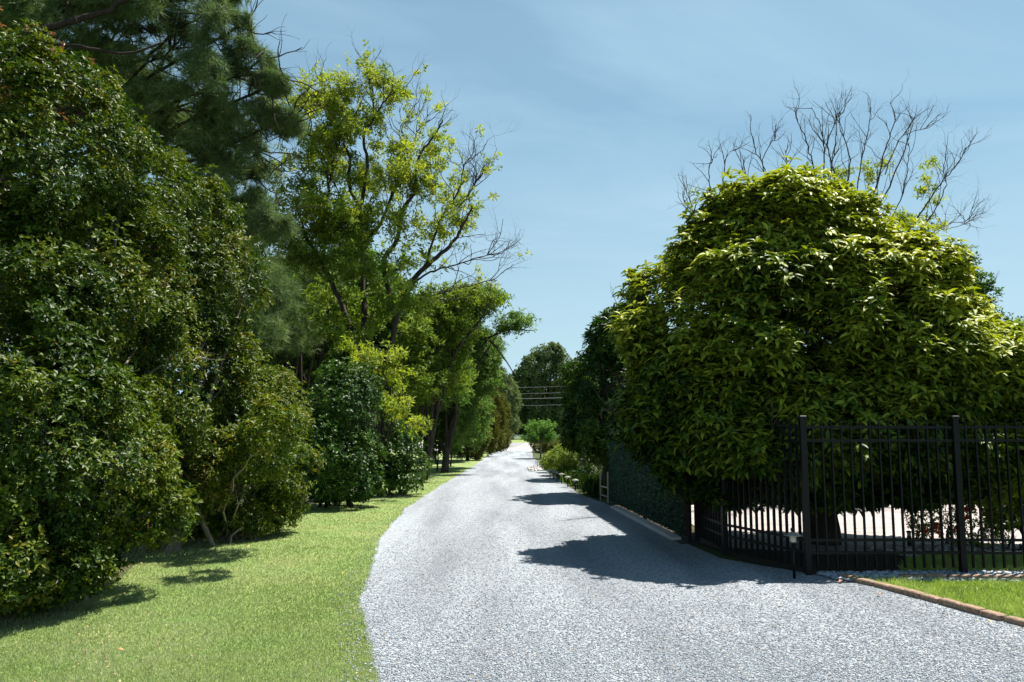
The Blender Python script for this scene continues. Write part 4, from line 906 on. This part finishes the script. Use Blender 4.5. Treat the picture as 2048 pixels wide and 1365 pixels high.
LH2 = [(np.array([4.2 + 1.7 * i, 18.6 + .2 * math.sin(i * 2.1), .75]), np.array([1.15, .8, .85 + .15 * math.sin(i * 1.7)])) for i in range(8)]
shrub('boxwood_hedge', 'dense dark hedge closing the far side of the sunny courtyard', 'hedge', LH2, M_laurel_dark, M_bark, .03, 16, rb=.35, spacing=.14, k=6, length=.10, width=.05, tmpl=T_DIAMOND, layers=1.2, zmin=.03)
# trees behind the right laurel
simple_tree('maple_tree', 'green tree rising behind the right shoulder of the large laurel', [lobe(1915, 535, 25, 34, 42, .9), lobe(1940, 595, 25, 44, 42, 1.1), lobe(2040, 690, 25, 50, 50, 1.2), lobe(1880, 640, 25, 60, 70, 1.5), lobe(1990, 680, 25, 40, 50, 1.1), lobe(2050, 740, 25, 50, 60, 1.3), lobe(1905, 510, 25, 18, 20, .5)], M_oak, M_bark,
            np.array([P(1930, 900, 25)[0], 25, 0]), .2, kw=dict(dens=70, run=.5, nleaf=8, k=4, length=.13, width=.06), n=14)
simple_tree('maple_tree', 'tree whose leafy tip shows above the gap between the two laurels', [lobe(1275, 590, 30, 26, 24, .8), lobe(1300, 640, 30, 45, 45, 1.4), lobe(1330, 720, 30, 60, 70, 1.6)], M_oak, M_bark,
            np.array([P(1310, 900, 30)[0], 30, 0]), .18, kw=dict(dens=22, run=.6, nleaf=8, k=4, length=.14, width=.06), n=10)
simple_tree('maple_tree', 'broad dark tree filling the far side of the courtyard', [lobe(1500, 800, 34, 200, 120, 3), lobe(1750, 800, 34, 200, 130, 3), lobe(2000, 800, 34, 200, 150, 3), lobe(2200, 780, 34, 180, 160, 3)], M_oak, M_bark,
            np.array([P(1750, 900, 34)[0], 34, 0]), .3, kw=dict(rb=.9, spacing=.45, k=6, length=.28, width=.12, tmpl=T_DIAMOND, layers=1.1, amp=.2, zmin=.1, core=.06), n=12)

# ---- nearly bare trees above the laurel
def bare(lab, T, Y, base, leafy=(), r0=.2, tw=10, twl=(.5, 1.1)):
    t = thing('bare_tree', lab, 'tree', base, 'nearly bare trees behind the laurel')
    lines = []; tips = []
    top = P(T[0][0][0][0], T[0][0][0][1] , Y)
    for i, (pl, r) in enumerate(T):
        w0 = random.uniform(-1.2, 1.2); pts = [P(x, y, Y + w0 * k / len(pl)) for k, (x, y) in enumerate(pl)]
        fork = base + np.array([0, 0, 2.2]) 
        ln0 = smooth_line([fork, fork * .4 + pts[0] * .6 + [0, 0, -.2], pts[0]], 4)
        if pl[0][1] > 430: lines.append((ln0, np.linspace(max(r * 1.8, .05), r, len(ln0))))
        ln_ = smooth_line(pts, 6, .012); lines.append((ln_, np.linspace(r * .7, .006, len(ln_))))
        for q, dd, tt in along(ln_, tw, .25, 1):
            grow(q, nrm(dd * 1.0 + sph(1)[0] * .7 + [0, 0, .25]), rng.uniform(*twl) * (1.15 - .5 * tt), .0085, 2, lines, tips, up=.12, kink=.24, shrink=.6, nch=(1, 3), seg=4)
    tr = smooth_line([base, base + [0, 0, 1.2], base + [0, 0, 2.2]], 4); lines.append((tr, np.full(len(tr), r0)))
    v, f = tubes(lines, 5); mesh_obj('trunk', v, f, M_twig, t)
    if leafy:
        lo = [lobe(x, y, Y + random.uniform(-.4, .4), rx, ry, .3) for x, y, rx, ry in leafy]
        spray_foliage('leaf_tufts', M_ash, lo, t, dens=420, run=.3, nleaf=5, k=4, length=.10, width=.035)
B1 = [([(1645, 480), (1637, 390), (1625, 330), (1612, 280), (1595, 240), (1592, 215)], .035), ([(1650, 480), (1646, 380), (1648, 300), (1640, 250), (1622, 215)], .035), ([(1655, 480), (1656, 390), (1668, 310), (1672, 250), (1650, 205)], .03),
      ([(1690, 490), (1670, 360), (1655, 290), (1672, 240), (1680, 225)], .03), ([(1690, 480), (1692, 390), (1700, 320), (1682, 262), (1678, 240)], .035), ([(1700, 490), (1720, 340), (1735, 270), (1742, 215)], .03),
      ([(1705, 490), (1745, 400), (1770, 300), (1790, 240), (1780, 205)], .035), ([(1715, 490), (1770, 390), (1810, 300), (1825, 250), (1826, 235)], .035), ([(1770, 350), (1800, 280), (1855, 255)], .02),
      ([(1750, 490), (1755, 420), (1753, 360)], .03), ([(1760, 490), (1800, 400), (1815, 330), (1818, 285)], .025), ([(1790, 500), (1840, 430), (1880, 370), (1915, 330), (1932, 295)], .035), ([(1800, 500), (1850, 450), (1890, 380), (1888, 340), (1893, 300)], .025),
      ([(1820, 520), (1870, 470), (1890, 450), (1935, 440), (1945, 415)], .02), ([(1870, 460), (1910, 455), (1945, 440)], .015), ([(1600, 480), (1585, 350), (1575, 335), (1570, 300)], .02)]
bare('nearly bare tree with many upright twigs above the right of the laurel', B1, 19.0, np.array([P(1720, 900, 19)[0], 19.0, 0]), [(1680, 345, 20, 10), (1675, 370, 18, 12), (1728, 332, 10, 8), (1742, 350, 16, 12), (1770, 325, 14, 8), (1858, 325, 14, 8), (1855, 355, 10, 8), (1850, 380, 16, 12), (1865, 405, 12, 8), (1850, 440, 14, 8), (1880, 455, 18, 7), (1790, 435, 28, 16), (1815, 445, 20, 14), (1730, 400, 18, 10), (1620, 360, 14, 8)])
B2 = [([(1545, 400), (1530, 340), (1512, 300), (1500, 255)], .022), ([(1545, 400), (1525, 330), (1540, 290), (1552, 275)], .02), ([(1430, 440), (1420, 370), (1420, 330), (1435, 308)], .022), ([(1450, 430), (1446, 360), (1455, 310), (1473, 300)], .02),
      ([(1395, 450), (1382, 410), (1368, 370)], .018), ([(1510, 380), (1490, 345), (1475, 310)], .015), ([(1400, 455), (1380, 420), (1366, 400)], .012)]
bare('smaller bare tree whose twig tips poke out above the left of the laurel', B2, 17.0, np.array([P(1480, 900, 17)[0], 17.0, 0]), (), .12, 7, (.35, .7))

# treeline far off closing the horizon on both sides
def woods(lab, x0, x1, n, Y0):
    lo = []
    for i in range(n):
        X = x0 + (x1 - x0) * (i + .5) / n; hgt = random.uniform(9, 15); lo.append((np.array([X, Y0 + random.uniform(-8, 8), hgt * .5]), np.array([abs(x1 - x0) / n * .8, 6, hgt * .5])))
    pos, o, b = crown_sprigs(lo, 2.2, 1.5, 1.2, zmin=.1, back=.1, core=.05)
    v, f, r = leaves(pos, o, b, 6, 1.5, .7, T_DIAMOND); tag(mesh_obj('far_woods', v, f, M_far, rnd=r), lab, 'woods', kind='stuff')
woods('dark distant woods on the left horizon', -160, -10, 16, 185)
woods('dark distant woods on the right horizon', 10, 170, 16, 185)
woods('dark distant woods straight ahead beyond the rail fence', -12, 14, 4, 178)
print('objects', len(S.objects), 'polys', sum(len(o.data.polygons) for o in S.objects if o.type == 'MESH'))
